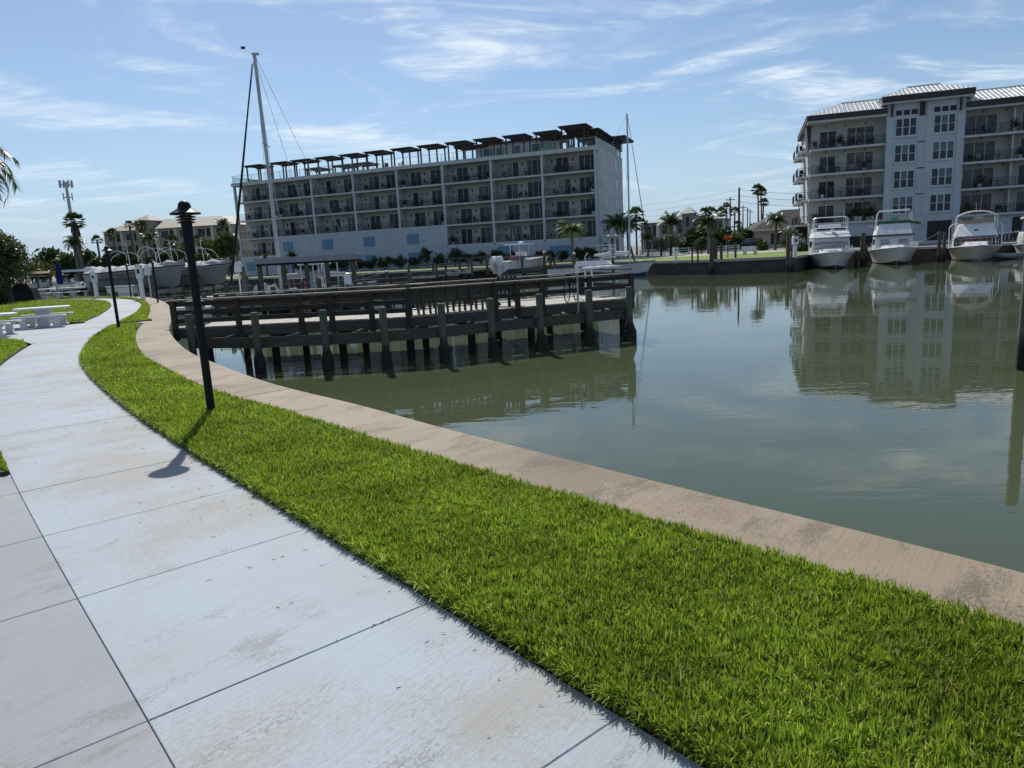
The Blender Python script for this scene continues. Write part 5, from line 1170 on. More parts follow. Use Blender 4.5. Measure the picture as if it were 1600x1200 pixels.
for k in range(2): rope((q.x, 62, .9 - .35 * k), (q.x - 3.6, 60.5, .25 - .3 * k), .25, ('upper rope from the lone capped piling to the canopy lift', 'lower rope from the lone capped piling to the canopy lift')[k])
# sign post on the far edge
q = at(958, 420, 63); t = thing('marina_sign', 'narrow white notice sign with dark lettering on a post', 'sign', (q.x, 63, 0))
MB().tube([(0, 0, WZ - 1), (0, 0, 2.35)], .12, 10).build('post', 'piling_brown', t)
o = MB().cbox(-.29, .29, -.17, -.13, .65, 1.8, .005).build('board', 'sign_white', t)
for z, h, w in ((1.62, .09, .3), (1.50, .07, .34), (1.30, .1, .2), (1.16, .08, .34), (.98, .12, .24), (.80, .08, .3)): MB().box(-w / 2, w / 2, -.176, -.171, z, z + h).build('lettering', 'sign_ink', o)
for s in (-1, 1): MB().lathe([(.05, 0), (.2, .12), (.22, .3), (.05, .34)], 10).build('floodlight', 'galv', t, (s * .32, -.1, 2.25))
# covered lift behind the pier, with a boat below
q = at(484, 410, 42); t = thing('lift_canopy', 'long pale flat lift canopy on pilings behind the pier', 'canopy', (q.x, 42, 0), rad(4)); t.scale = (.85, .85, .96)
MB().cbox(-3.3, 3.3, -1.6, 1.8, 1.72, 2.05, .02).build('roof', 'gelcoat_grey', t); MB().box(-3.2, 3.2, -1.5, 1.7, 1.60, 1.72).build('fringe', 'canvas_black', t)
for x, mm, r in ((-3.05, 'piling_wood', .16), (-1.5, 'piling_wood', .16), (0, 'piling_wood', .15), (1.35, 'piling_wood', .15), (3.1, 'piling_wood', .16)): MB().tube([(x, -1.3, WZ - 1), (x, -1.3, 1.6)], r, 10).build('piling', mm, t, smooth=True)
for x in (-.35, .45, .8, 2.05): MB().tube([(x, -1.45, WZ), (x, -1.45, 1.6)], .045, 8).build('lift_pole', 'white_plastic', t)
t = thing('console_boat', 'white centre console boat sheltered below the flat lift canopy', 'boat', (q.x + 3.0, 42.3, -.85), rad(4)); console_boat(t, 5.6, 2.1, ntop=False, eng=1, mh='gelcoat_grey')
t = thing('console_boat', 'white runabout with low hardtop right of the canopy lift', 'boat', (at(566, 430, 46).x, 46, -1.0), rad(20)); console_boat(t, 5.2, 2.0, True, 1)
def motor_cover(px, y0, y1, Y, label):
    a, b = at(px, y0, Y), at(px, y1, Y); t = thing('lift_motor', label, 'lift motor', (a.x, Y, 0), 0, 'white lift motor housings')
    m = MB(); h = a.z - b.z; m.loft([[(-.20, -.2, b.z), (.22, -.2, b.z), (.22, .2, b.z), (-.20, .2, b.z)], [(-.13, -.16, a.z), (.20, -.16, a.z), (.20, .16, a.z), (-.13, .16, a.z)], [(-.05, -.1, a.z + .1), (.14, -.1, a.z + .1), (.14, .1, a.z + .1), (-.05, .1, a.z + .1)]], closed=True, cap=True); m.build('housing', 'white_plastic', t)
    MB().tube([(-.02, 0, WZ - 1), (0, 0, b.z)], .05, 8).build('pole', 'white_plastic', t); MB().tube([(.22, .2, WZ - 1), (.22, .2, b.z + .3)], .15, 10).build('piling', 'piling_wood', t, smooth=True)
motor_cover(371, 411, 425, 46, 'white lift motor housing left of the tall mast'); motor_cover(438, 406, 427, 46, 'white lift motor housing in front of the mast foot'); motor_cover(230, 417, 430, 49, 'white lift motor housing on the left covered boats')
# ------------------------------------------------------------------ covered boats on lifts at left
def covered_boat(px, Y, rz, L, label, arcs, zb=.55):
    q = at(px, 420, Y); t = thing('covered_boat', label, 'boat', (q.x + math.cos(rz) * L / 2, Y + math.sin(rz) * L / 2, zb), rz, 'covered boats raised on lifts')
    R = hull_parts(t, L, 2.6, 1.35, 1.05, mh='gelcoat_grey', mb='gelcoat_grey', rail=False, rake=.6, stripe='fender_black')
    rings = []
    for i, r in enumerate(R):
        h = .30 + .22 * math.sin(i * 1.7) ** 2 + random.uniform(-.05, .05); x, b, z = r[0]
        rings.append([(x, b * 1.02, z - .12), (x, b * .96, z + .06 + random.uniform(-.02, .02)), (x, b * .5, z + h * .75 + random.uniform(-.04, .04)), (x, 0, z + h), (x, -b * .5, z + h * .75 + random.uniform(-.04, .04)), (x, -b * .96, z + .06), (x, -b * 1.02, z - .12)])
    MB().loft(rings).build('boat_cover', 'tarp_grey', t)
    m = MB()
    for x0, w, h in arcs: m.tube([(x0 + w * math.cos(a), -.9 + 1.8 * (k / 14), 1.75 + h * math.sin(a) + .1) for k, a in enumerate([math.pi * j / 14 for j in range(15)])], .015, 6); m.tube([(x0 + w * math.cos(a), .9, 1.75 + h * math.sin(a)) for a in [math.pi * j / 14 for j in range(15)]], .015, 6)
    m.build('bimini_frame', 'white_plastic', t)
    for x in [-L * .25, -L * .62]: MB().tube([(x, .6, 1.3), (x - .15, .6, 3.3)], .025, 6).build('antenna', 'white_plastic', t)
    MB().cbox(-L - .65, -L - .02, -.3, .3, .55, 1.6, .12).build('outboard_motor', 'gelcoat', t)
    return q
q = covered_boat(212, 53, rad(-8), 6.6, 'grey boat under a white crumpled cover, left of two on lifts', ((-4.6, 1.3, .75), (-2.3, 1.3, .95)))
lift(q.x, 53, rad(-8), 4.6, 3.6, .15, 'boat lift under the left covered boat', 1.1)
q = covered_boat(282, 56, rad(-4), 6.8, 'grey boat under a white cover, right one beside the tall near lamp', ((-4.4, 1.35, .95), (-2.0, 1.3, .9)), .5)
lift(q.x, 56, rad(-4), 4.8, 3.6, .1, 'boat lift under the right covered boat', 1.05)
q = at(186, 455, 50); t = thing('dock_box', 'white dock box on the float below the covered boats', 'dock box', (q.x, 50.5, -.35)); MB().cbox(-.9, .9, -.4, .4, 0, .95, .04).build('body', 'gelcoat', t); MB().cbox(-.95, .95, -.45, .45, .952, 1.05, .03).build('lid', 'white_plastic', t)
MB().box(-1.4, 3.5, -.8, .9, -.12, -.002).build('float', 'timber_grey', t)
for i, x in enumerate((172, 196, 250, 262, 275, 290, 305, 322, 352, 386)):
    q = at(x, 440, 58 + (i % 3) * 2); piling((q.x, q.y), .5 + .5 * ((i * 37) % 5) / 5, .15, f'{ORD[i]} dark piling from the left below and beside the covered boats', False, 'pilings of the left docks')
# far left boats under canopies
rnd = random.Random(3)
for i, x in enumerate((22, 36, 50, 66, 84, 104, 122, 140)):
    Y = 150 + rnd.uniform(-6, 10); q = at(x, 440, Y)
    if i % 2 == 0:
        t = thing('lift_canopy', f'{ORD[i // 2]} distant boat canopy from the left across the far channel', 'canopy', (q.x, Y, 0), rnd.uniform(-.2, .2), 'distant boat canopies')
        MB().loft([[(-3, -1.7, 2.3), (3, -1.7, 2.3), (3, 1.7, 2.3), (-3, 1.7, 2.3)], [(-2.6, -1.2, 2.75), (2.6, -1.2, 2.75), (2.6, 1.2, 2.75), (-2.6, 1.2, 2.75)]], closed=True, cap=True).build('roof', ('canvas_white', 'canvas_tan', 'gelcoat_grey', 'canvas_white')[i // 2], t)
        for a in (-2.8, 2.8):
            for b in (-1.5, 1.5): MB().tube([(a, b, WZ - 1), (a, b, 2.3)], .15, 8).build('piling', 'piling_brown', t)
    t = thing('console_boat', f'{ORD[i]} distant white boat from the left across the far channel', 'boat', (q.x + 2.6, Y, -.7), rnd.uniform(-.3, .3), 'distant white boats'); console_boat(t, 6.0, 2.3, i % 2 == 1, 1)
q = at(135, 447, 105); t = thing('console_boat', 'dark hulled boat on the far left water', 'boat', (q.x + 3, 105, WZ), rad(8)); console_boat(t, 7.0, 2.4, False, 1, mh='antifoul')

# dark timber docks between the pier and the sailboat
def rear_dock(px0, px1, Y, z, label, n):
    a, b = at(px0, 440, Y), at(px1, 440, Y); L = b.x - a.x; t = thing('timber_dock', label, 'dock', (a.x, Y, 0), rad(3))
    for i in range(int(L / .3)): MB().box(i * .3 + .01, i * .3 + .29, 0, 1.5, z - .05, z).build('plank', 'timber', t)
    MB().box(0, L, -.08, -.004, z - .34, z - .03).build('joist', 'timber_dark', t)
    for i in range(n + 1):
        x = L * i / n; MB().tube([(x, -.2, WZ - 1), (x, -.2, z + .35 + .5 * ((i * 7) % 4) / 3)], .13, 10).build('piling', 'piling_wood', t, smooth=True)
    for zz in (.35, .62): MB().tube([(0, 1.4, z + zz), (L * .5, 1.4, z + zz - .06), (L, 1.4, z + zz)], .02, 5).build('rope_rail', 'rope', t)
    for i in range(0, n + 1, 2): MB().tube([(L * i / n, 1.4, z), (L * i / n, 1.4, z + .75)], .05, 8).build('rail_post', 'timber_dark', t)
rear_dock(318, 640, 39, -.12, 'dark low timber dock running behind the pier', 9)
rear_dock(150, 330, 47, -.45, 'dark timber dock under the covered boats', 6)
t = thing('folding_chair', 'tilted white folding chair on the dock behind the pier', 'chair', (at(545, 435, 39.8).x, 39.9, -.12), .4)
MB().beam((0, 0, .42), (0, .42, .44), .42, .03).build('seat', 'white_plastic', t); MB().beam((0, .42, .44), (0, .6, .95), .42, .03).build('backrest', 'white_plastic', t)
for x in (-.2, .2): MB().beam((x, 0, 0), (x, .4, .46), .03, .03).build('leg', 'white_plastic', t); MB().beam((x, .45, 0), (x, .02, .44), .03, .03).build('leg', 'white_plastic', t)
# ------------------------------------------------------------------ vegetation
def tree(p, h, rx, rz_, label, matn='leaf_dark', trunk=.25, n=2200, leaf=.30, name='tree', lobes=9, seed=0, group=None, cat='tree', base=.25):
    R = np.random.default_rng(seed + 17); t = thing(name, label, cat, p, 0, group)
    cz = h - rz_; m = MB(); m.tube([(0, 0, -.1), (.05 * h * .2, 0, cz * .5), (0, 0, cz)], [trunk, trunk * .8, trunk * .5], 8)
    C = []
    for k in range(lobes):
        d = R.normal(0, 1, 3); d /= np.linalg.norm(d); f = R.uniform(.35, .72); C.append((d[0] * rx * f, d[1] * rx * f, cz + d[2] * rz_ * f * .9, R.uniform(.36, .58)))
        if k < 6: m.tube([(0, 0, max(.3, cz * .6)), (C[-1][0] * .6, C[-1][1] * .6, (cz * .7 + C[-1][2]) / 2), C[-1][:3]], [trunk * .45, trunk * .3, trunk * .1], 6)
    m.build('trunk', 'bark', t)
    nc = max(40, n // 9); ci = R.integers(0, lobes, nc); C = np.array(C)
    d = R.normal(0, 1, (nc, 3)); d /= np.linalg.norm(d, axis=1)[:, None]; rr = R.random(nc) ** .45
    cp = C[ci, :3] + d * rr[:, None] * np.stack([C[ci, 3] * rx, C[ci, 3] * rx, C[ci, 3] * rz_], 1)
    P = np.repeat(cp, 9, 0) + R.normal(0, leaf * .85, (nc * 9, 3)); N = len(P)
    a = R.normal(0, 1, (N, 3)); a /= np.linalg.norm(a, axis=1)[:, None]; b = np.cross(a, R.normal(0, 1, (N, 3))); b /= np.linalg.norm(b, axis=1)[:, None]
    s = leaf * R.uniform(.55, 1.15, N)[:, None]; a *= s; b *= s * .5
    V = np.stack([P - a, P + b, P + a, P - b], 1).reshape(-1, 3); F = np.arange(N * 4).reshape(-1, 4); V[:, 2] = np.maximum(V[:, 2], .05)
    link('crown', npmesh('crown', V, F, matn), t); return t
def frond_strip(R, az, el, L, droop, nl, lw, ll, V, F, o, origin, feather=True):
    # a curved rachis with leaflets on both sides
    h = np.array([math.cos(az), math.sin(az), 0]); sd = np.array([-math.sin(az), math.cos(az), 0]); pts = []; e = el; p = np.array(origin, float); ds = L / nl
    for k in range(nl + 1):
        pts.append(p.copy()); p = p + (h * math.cos(e) + np.array([0, 0, math.sin(e)])) * ds; e -= droop / nl * (.5 + k / nl)
    for k in range(1, nl + 1):
        q = pts[k]; tdir = pts[k] - pts[k - 1]; tdir /= np.linalg.norm(tdir); f = k / nl; l = ll * (math.sin(min(1, f * 1.15 + .12) * math.pi * .86) * .9 + .25)
        for s in (-1, 1):
            d = sd * s * .78 + tdir * .5 + np.array([0, 0, -.35 - .25 * R.random()]) + R.normal(0, .1, 3); d /= np.linalg.norm(d); tip = q + d * l
            V += [q - tdir * lw, q + tdir * lw, tip]; F.append((len(V) - 3, len(V) - 2, len(V) - 1))
    for k in range(nl):
        w = .018 * L * (1 - k / nl) + .006
        V += [pts[k] + sd * w, pts[k] - sd * w, pts[k + 1]]; F.append((len(V) - 3, len(V) - 2, len(V) - 1))
def palm(p, h, r, label, kind='feather', matn='palm_leaf', tr=.17, nf=22, seed=0, skirt=False, name='palm_tree', droop=1.5, up=.9):
    R = np.random.default_rng(seed + 5); t = thing(name, label, 'palm tree', p)
    lean = R.normal(0, .02) * h; prof = []
    n = 10
    m = MB(); m.tube([(lean * (k / n) ** 2, 0, -.1 + (h + .1) * k / n) for k in range(n + 1)], [tr * (1.25 if k == 0 else 1 + .05 * (k % 2)) * (1 - .25 * k / n) for k in range(n + 1)], 10); m.build('trunk', 'palm_bark', t, smooth=True)
    V, F = [], []; o = (lean, 0, h)
    if kind == 'feather':
        for k in range(nf):
            az = k * 2.39996 + R.normal(0, .2); f = k / nf; el = up + .45 - 1.5 * f + R.normal(0, .1); frond_strip(R, az, el, r * R.uniform(.9, 1.15), droop * R.uniform(.8, 1.2), 26, r * .024, r * .36, V, F, 0, o)
    else:
        for k in range(nf):
            az = k * 2.39996 + R.normal(0, .2); f = k / nf; el = 1.35 - 2.0 * f + R.normal(0, .12); pl = r * R.uniform(.45, .6)
            d = np.array([math.cos(az) * math.cos(el), math.sin(az) * math.cos(el), math.sin(el)]); c = np.array(o) + d * pl; sd = np.array([-math.sin(az), math.cos(az), 0]); upv = np.cross(sd, d) * -1
            V += [np.array(o) + sd * .02 * r, np.array(o) - sd * .02 * r, c]; F.append((len(V) - 3, len(V) - 2, len(V) - 1))
            for q in range(15):
                g = -1.45 + 2.9 * q / 14; dd = d * math.cos(g) + sd * math.sin(g); tip = c + dd * r * .52 * R.uniform(.85, 1.1) + np.array([0, 0, -.13 * r * abs(math.sin(g)) - .06 * r * R.random()]); wv = (sd * math.cos(g) - d * math.sin(g)) * r * .035
                mid = c + dd * r * .26; V += [c, mid + wv, tip, mid - wv]; i = len(V); F += [(i - 4, i - 3, i - 2), (i - 4, i - 2, i - 1)]
    link('crown', npmesh('crown', np.array(V), np.array(F), matn), t)
    if skirt:
        V, F = [], []
        for k in range(60):
            az = R.random() * 6.28; z = h - R.random() * r * .9; l = r * R.uniform(.5, .9); d = np.array([math.cos(az), math.sin(az), 0]); a = np.array([lean, 0, z]); sd = np.array([-math.sin(az), math.cos(az), 0]) * .12 * r
            tip = a + d * l * .45 + np.array([0, 0, -l]); V += [a + sd * .3, a - sd * .3, (a + tip) / 2 + d * .1 * r - sd, tip, (a + tip) / 2 + d * .1 * r + sd]; i = len(V); F += [(i - 5, i - 4, i - 3), (i - 5, i - 3, i - 2), (i - 5, i - 2, i - 1)]
        link('dead_frond_skirt', npmesh('dead_frond_skirt', np.array(V), np.array(F), 'dead_frond'), t)
    return t
def palm_px(cx, cy, bx, by, Y, rpx, label, **k):
    c = at(cx, cy, Y); p = Vector((at(bx, by, Y).x, Y, 0)); r = rpx * Y / FPX
    palm((c.x, Y, .02), c.z - .02, r, label, **k)
palm_px(893, 360, 899, 410, 80, 25, 'bright green palm before the right end of the balcony building', matn='palm_leaf_lit', seed=1, nf=26, tr=.14)
palm_px(964, 350, 966, 395, 92, 26, 'dark drooping palm by the building end wall, left one', seed=2, nf=24)
palm_px(981, 354, 985, 395, 95, 22, 'dark drooping palm by the building end wall, right one', seed=3, nf=24)
palm_px(994, 335, 996, 395, 118, 15, 'tall fan palm directly right of the balcony building', kind='fan', seed=4, nf=26)
palm_px(1003, 352, 1003, 395, 122, 14, 'shorter fan palm beside the tall one right of the balcony building', kind='fan', seed=5)
palm_px(1012, 372, 1012, 398, 100, 14, 'small yellowish palm on the lawn near the sailboat', matn='palm_leaf_lit', seed=6)
palm_px(1049, 350, 1049, 385, 128, 21, 'spiky date palm in front of the grey low condominium', seed=7, nf=34, tr=.4, droop=.9, up=1.05)
palm_px(1100, 334, 1100, 390, 118, 12, 'left fan palm of the pair above the dark garden trees', kind='fan', seed=8); palm_px(1110, 333, 1110, 390, 120, 12, 'right fan palm of the pair above the dark garden trees', kind='fan', seed=9)
palm_px(1107, 348, 1108, 395, 92, 24, 'large feathery palm behind the thick double piling', seed=10, nf=26)
for i, (x, y, r) in enumerate(((1126, 333, 11), (1137, 326, 11), (1147, 332, 10), (1131, 355, 9), (1153, 352, 9))): palm_px(x, y, x, 390, 150 + 3 * i, r, ('fan palm left of the thin far utility pole', 'tallest fan palm at the thin far utility pole', 'fan palm right of the thin far utility pole', 'low fan palm under the utility pole group', 'low fan palm right below the main utility pole')[i], kind='fan', seed=20 + i, tr=.2)
palm_px(1186, 297, 1186, 380, 140, 11, 'tallest thin fan palm left of the right building', kind='fan', seed=30, nf=30); palm_px(1191, 300, 1192, 380, 142, 10, 'thin fan palm crossing the tallest one', kind='fan', seed=31, nf=30); palm_px(1192, 317, 1194, 380, 143, 9, 'lowest of the three thin fan palms', kind='fan', seed=32, nf=30)
palm_px(1212, 345, 1213, 388, 96, 20, 'dark palm in front of the dark roofed house', seed=33, nf=24); palm_px(1251, 332, 1252, 385, 150, 8, 'tiny palm top over the house roof', kind='fan', seed=34)
palm_px(118, 346, 123, 440, 150, 17, 'tall shaggy fan palm on the far left with a dead frond skirt', kind='fan', seed=35, nf=30, skirt=True, tr=.42); palm_px(117, 380, 121, 425, 150, 17, 'low date palm beside the shaggy fan palm', seed=36, nf=30, tr=.45, droop=1.7)
for i, (x, y, r) in enumerate(((176, 366, 11), (203, 352, 9), (222, 353, 11), (152, 376, 10), (232, 372, 16), (268, 378, 13), (312, 375, 11))): palm_px(x, y, x + 1, 420, 150 + (i % 3) * 3, r, ('first', 'second', 'third', 'leftmost', 'broad fourth', 'fifth', 'sixth')[i] + ' palm before the beige condominium', kind='fan' if i != 4 else 'feather', seed=40 + i, tr=.25)
palm_px(347, 350, 348, 410, 135, 14, 'palm at the left end of the balcony building', seed=50, nf=24); palm_px(368, 374, 368, 410, 130, 9, 'palm seen through the left building corner', seed=51)
palm_px(456, 401, 457, 420, 104, 10, 'dark spiky yucca before the white base wall', seed=52, nf=30, droop=.8); palm_px(415, 402, 416, 420, 104, 7, 'small dark yucca left of the mast foot', seed=53, nf=24, droop=.8)
# palm outside the left edge, one crown half in view
_c = at(-64, 250, 20)
palm((_c.x, 20, 0), _c.z, 1.65, 'palm with drooping fronds reaching in at the upper left', seed=62, nf=30, droop=2.2, up=.5, tr=.16)
# trees
def tree_px(cx, ctop, bx, by, Y, rpx, label, **k):
    h = at(cx, ctop, Y).z; x = at(bx, by, Y).x; r = rpx * Y / FPX; tree((x, Y, .0), h, r, k.pop('rz', min(r, h * .48)), label, **k)
tree((at(8, 430, 47).x, 47, 0), at(20, 358, 47).z, 2.2, 1.95, 'broad magnolia-like tree at the left edge above the covered grill', matn='leaf_olive', n=13000, leaf=.12, lobes=16, seed=1)
tree((at(-4, 450, 44).x, 44, 0), 1.75, .75, .9, 'clipped hedge bush under the left edge tree', matn='leaf_dark', n=6000, leaf=.08, lobes=12, seed=2, trunk=.08, name='bush', cat='bush')
for i, a in enumerate(((80, 387, 80, 435, 165, 20, 'round tree behind the distant left boats', 'leaf_dark'), (108, 398, 108, 435, 160, 18, 'dark tree left of the shaggy palm foot', 'leaf_mid'), (135, 392, 135, 435, 158, 18, 'dark tree right of the shaggy palm foot', 'leaf_dark'), (62, 405, 62, 437, 150, 16, 'low tree behind the hedge on the far left', 'leaf_olive'), (152, 405, 152, 437, 150, 12, 'small dark tree left of the beige condominium', 'leaf_dark'),
                       (335, 372, 335, 415, 135, 17, 'mid green tree right of the beige condominium', 'leaf_mid'), (356, 366, 356, 412, 130, 16, 'bushy green tree at the left end of the balcony building', 'leaf_mid'), (318, 395, 318, 418, 120, 10, 'young green tree between lamp and furled sail', 'leaf_mid'), (205, 392, 205, 425, 148, 14, 'leafy tree before the beige condominium centre', 'leaf_mid'), (250, 395, 250, 425, 148, 14, 'second leafy tree before the beige condominium', 'leaf_dark'), (285, 385, 285, 420, 148, 13, 'third leafy tree before the beige condominium', 'leaf_mid'), (178, 395, 178, 425, 146, 12, 'dark tree before the beige condominium left corner', 'leaf_dark'),
                       (1032, 372, 1033, 395, 92, 9, 'small silvery tree on the lawn near the sailboat', 'leaf_silver'), (1047, 366, 1048, 396, 94, 10, 'taller silvery tree on the lawn', 'leaf_silver'), (1085, 357, 1088, 392, 112, 16, 'dark garden tree left of the double piling', 'leaf_dark'), (1128, 360, 1128, 390, 112, 18, 'dark garden tree right of the double piling', 'leaf_dark'), (1096, 372, 1096, 394, 96, 9, 'yellowish round tree behind the double piling', 'leaf_olive'), (1150, 368, 1150, 388, 108, 10, 'garden tree below the main utility pole', 'leaf_mid'), (1163, 358, 1165, 384, 122, 13, 'green tree left of the dark roofed house', 'leaf_mid'), (1182, 352, 1182, 380, 132, 12, 'dark tree behind the house left end', 'leaf_dark'), (1232, 362, 1234, 390, 80, 13, 'silvery bush left of the apartment building', 'leaf_silver'), (1250, 352, 1252, 376, 96, 9, 'flower topped shrub by the apartment entry', 'leaf_olive'), (1252, 381, 1252, 392, 76, 6, 'round bush on the lawn left of the covered yacht', 'leaf_mid'), (1068, 378, 1068, 393, 112, 9, 'dark low shrub before the grey condominium', 'leaf_dark'), (1190, 380, 1191, 388, 100, 6, 'yellow green shrub beside the dark car', 'leaf_mid'))):
    tree_px(*a[:7], matn=a[7], seed=70 + i, n=2600, leaf=.018 * a[5] * a[4] / 100 + .10, trunk=.16)
tree((at(1148, 366, 64).x, 66, 0), at(1148, 367, 66).z, .3, .22, 'red flowering shrub on a slim stem by the seawall', matn='flower_red', n=220, leaf=.06, seed=99, trunk=.05, name='bush', cat='bush')
# hedge of separate bushes along the long building
BX = [470, 492, 515, 538, 560, 580, 602, 625, 648, 668, 690, 712, 730, 752, 778, 800, 845, 862, 878, 905, 918, 935]
for i, x in enumerate(BX):
    Y = 121 - (x - 369) / (932 - 369) * 22 - 6.0; q = at(x, 420, Y); h = 2.1 if x < 800 else 1.7
    if x in (668, 712): h = 3.0
    tree((q.x, Y, 0), h, 1.35 if x < 800 else .95, h * .48, (ORD + ['fifteenth', 'sixteenth', 'seventeenth', 'eighteenth', 'nineteenth', 'twentieth', 'twenty-first', 'twenty-second'])[i] + ' dark bush from the left along the balcony building base', matn='leaf_dark', n=1500, leaf=.13, seed=130 + i, trunk=.07, name='bush', group='hedge bushes before the balcony building', cat='bush', lobes=8)
# ------------------------------------------------------------------ low buildings far behind
def condo(px0, px1, Y0, Y1, zt, zr, label, wm, rm, floors, nb, dep=14, tower=None, ov=.6):
    a, b = at(px0, 400, Y0), at(px1, 400, Y1); d = Vector((b.x - a.x, b.y - a.y)); L = d.length; t = thing('condominium', label, 'building', (a.x, a.y, 0), math.atan2(d.y, d.x))
    MB().box(0, L, 0, dep, 0, zt).build('wall', wm, t); fh = zt / floors; bw = L / nb
    k = min(dep / 2, 5)
    m = MB(); m.add([(-ov, -ov, zt), (L + ov, -ov, zt), (L + ov, dep + ov, zt), (-ov, dep + ov, zt), (k, k, zr), (L - k, k, zr), (L - k, dep - k, zr), (k, dep - k, zr)], [(0, 1, 5, 4), (1, 2, 6, 5), (2, 3, 7, 6), (3, 0, 4, 7), (4, 5, 6, 7), (3, 2, 1, 0)]); m.build('roof', rm, t)
    for i in range(nb + 1): MB().box(max(0, i * bw - .35), min(L, i * bw + .35), -.25, -.003, 0, zt - .1).build('pilaster', 'condo_trim' if wm == 'condo_beige' else 'stucco_white', t)
    for f in range(floors):
        for i in range(nb):
            o = MB().box(i * bw + bw * .2, i * bw + bw * .62, -.05, -.004, f * fh + .5, f * fh + fh * .82).build('window', 'condo_trim', t); MB().box(i * bw + bw * .22, i * bw + bw * .60, -.07, -.05, f * fh + .6, f * fh + fh * .79).build('pane', 'door_glass', o)
            MB().box(i * bw + bw * .68, i * bw + bw * .88, -.06, -.004, f * fh + .4, f * fh + fh * .8).build('window', 'dark_void', t)
        for q in range(3): MB().box(-.06, -.004, 1.5 + q * 4.2, 3.5 + q * 4.2, f * fh + .5, f * fh + fh * .8).build('window', 'door_glass', t)
    if tower:
        x0, x1, z = tower; o = MB().box(x0, x1, -.8, 5, 0, z).build('tower', wm, t); MB().add([(x0 - .5, -1.3, z), (x1 + .5, -1.3, z), (x1 + .5, 5.5, z), (x0 - .5, 5.5, z), ((x0 + x1) / 2, 2, z + 1.5)], [(0, 1, 4), (1, 2, 4), (2, 3, 4), (3, 0, 4), (3, 2, 1, 0)]).build('tower_roof', rm, o)
        MB().box(x0 + .8, x1 - .8, -.84, -.803, z - 2.6, z - .7).build('window', 'dark_void', o)
    return t
condo(168, 366, 172, 166, 11.2, 13.6, 'beige four storey condominium with pale hipped roof behind the left docks', 'condo_beige', 'condo_roof', 4, 7, tower=(9, 12.5, 13.2))
condo(1004, 1132, 150, 144, 6.0, 7.2, 'grey low condominium behind the palms on the lawn', 'condo_grey', 'condo_green_roof', 2, 5, dep=12, tower=(8.2, 10.4, 7.4))
q = at(90, 425, 172); t = thing('shed', 'low white boathouse behind the distant left boats', 'building', (q.x, 172, 0)); MB().box(0, 6.5, 0, 5, 0, 2.6).build('wall', 'stucco_white', t); MB().add([(-.3, -.3, 2.6), (6.8, -.3, 2.6), (6.8, 5.3, 2.6), (-.3, 5.3, 2.6), (0, 2.5, 3.3), (6.5, 2.5, 3.3)], [(0, 1, 5, 4), (2, 3, 4, 5), (1, 2, 5), (3, 0, 4), (3, 2, 1, 0)]).build('roof', 'gelcoat_grey', t); MB().box(2.2, 3.0, -.04, -.004, 1.3, 2.1).build('window', 'door_glass', t)
# dark roofed house
a = at(1181, 380, 118); t = thing('house', 'low house with dark hipped shingle roof left of the apartment building', 'house', (a.x, 118, 0), rad(-8))
MB().box(0, 17, 0, 10, 0, 3.1).build('wall', 'house_wall', t); MB().add([(-.8, -.8, 3.1), (17.8, -.8, 3.1), (17.8, 10.8, 3.1), (-.8, 10.8, 3.1), (5, 5, 6.2), (12, 5, 6.2)], [(0, 1, 5, 4), (1, 2, 5), (2, 3, 4, 5), (3, 0, 4), (3, 2, 1, 0)]).build('roof', 'shingle', t); MB().box(-.75, 17.75, -.85, -.803, 2.85, 3.12).build('fascia', 'condo_trim', t)
for x, w in ((2.2, 2.4), (5.6, 1.0), (8, 2.5), (12, 2.5)): o = MB().box(x, x + w, -.06, -.004, .5, 2.5).build('window', 'window_frame', t); MB().box(x + .08, x + w - .08, -.08, -.06, .58, 2.42).build('pane', 'dark_void', o)
# utility poles and wires
def upole(px, py, Y, label, r=.16):
    q = at(px, py, Y); t = thing('utility_pole', label, 'utility pole', (q.x, Y, 0), .1, 'wooden utility poles'); MB().tube([(0, 0, -.2), (0, 0, q.z)], [r * 1.2, r * .8], 8).build('shaft', 'pole_wood', t)
    for k in range(3): MB().tube([(-.05, -.1, q.z - .3 - k * 1.0), (.1, -.32, q.z - .25 - k * 1.0)], .05, 6).build('insulator', 'galv', t)
    return q
qm = upole(1155, 293, 120, 'main utility pole standing above the garden trees', .19)
for i, (x, y, Y) in enumerate(((1141, 308, 150), (1161, 321, 175), (1168, 325, 195), (1172, 328, 210))): q = upole(x, y, Y, ('thin far utility pole left of the main one', 'first far utility pole right of the main one', 'second far utility pole right of the main one', 'third far utility pole right of the main one')[i]); MB().box(-1.0, 1.0, -.06, .06, q.z - .6, q.z - .45).build('crossarm', 'pole_wood', bpy.data.objects[[o.name for o in bpy.data.objects if o.name.startswith('utility_pole')][-1]])
ql, qr = at(900, 326, 165), at(1345, 300, 118)
for k in range(3):
    for a, b, s, nm in ((Vector((qm.x, qm.y, qm.z - .3 - k)), Vector((ql.x, ql.y, ql.z - 1.2 * k)), .9, 'left'), (Vector((qm.x, qm.y, qm.z - .3 - k)), Vector((qr.x, qr.y, qr.z - k)), .5, 'right')):
        pts = [a.lerp(b, j / 14) - Vector((0, 0, s * 4 * (j / 14) * (1 - j / 14))) for j in range(15)]
        tag(MB().tube(pts, .022, 4).build('power_line', 'wire'), f"{('top', 'middle', 'bottom')[k]} power line running {nm} from the main utility pole", 'wire', 'power lines')
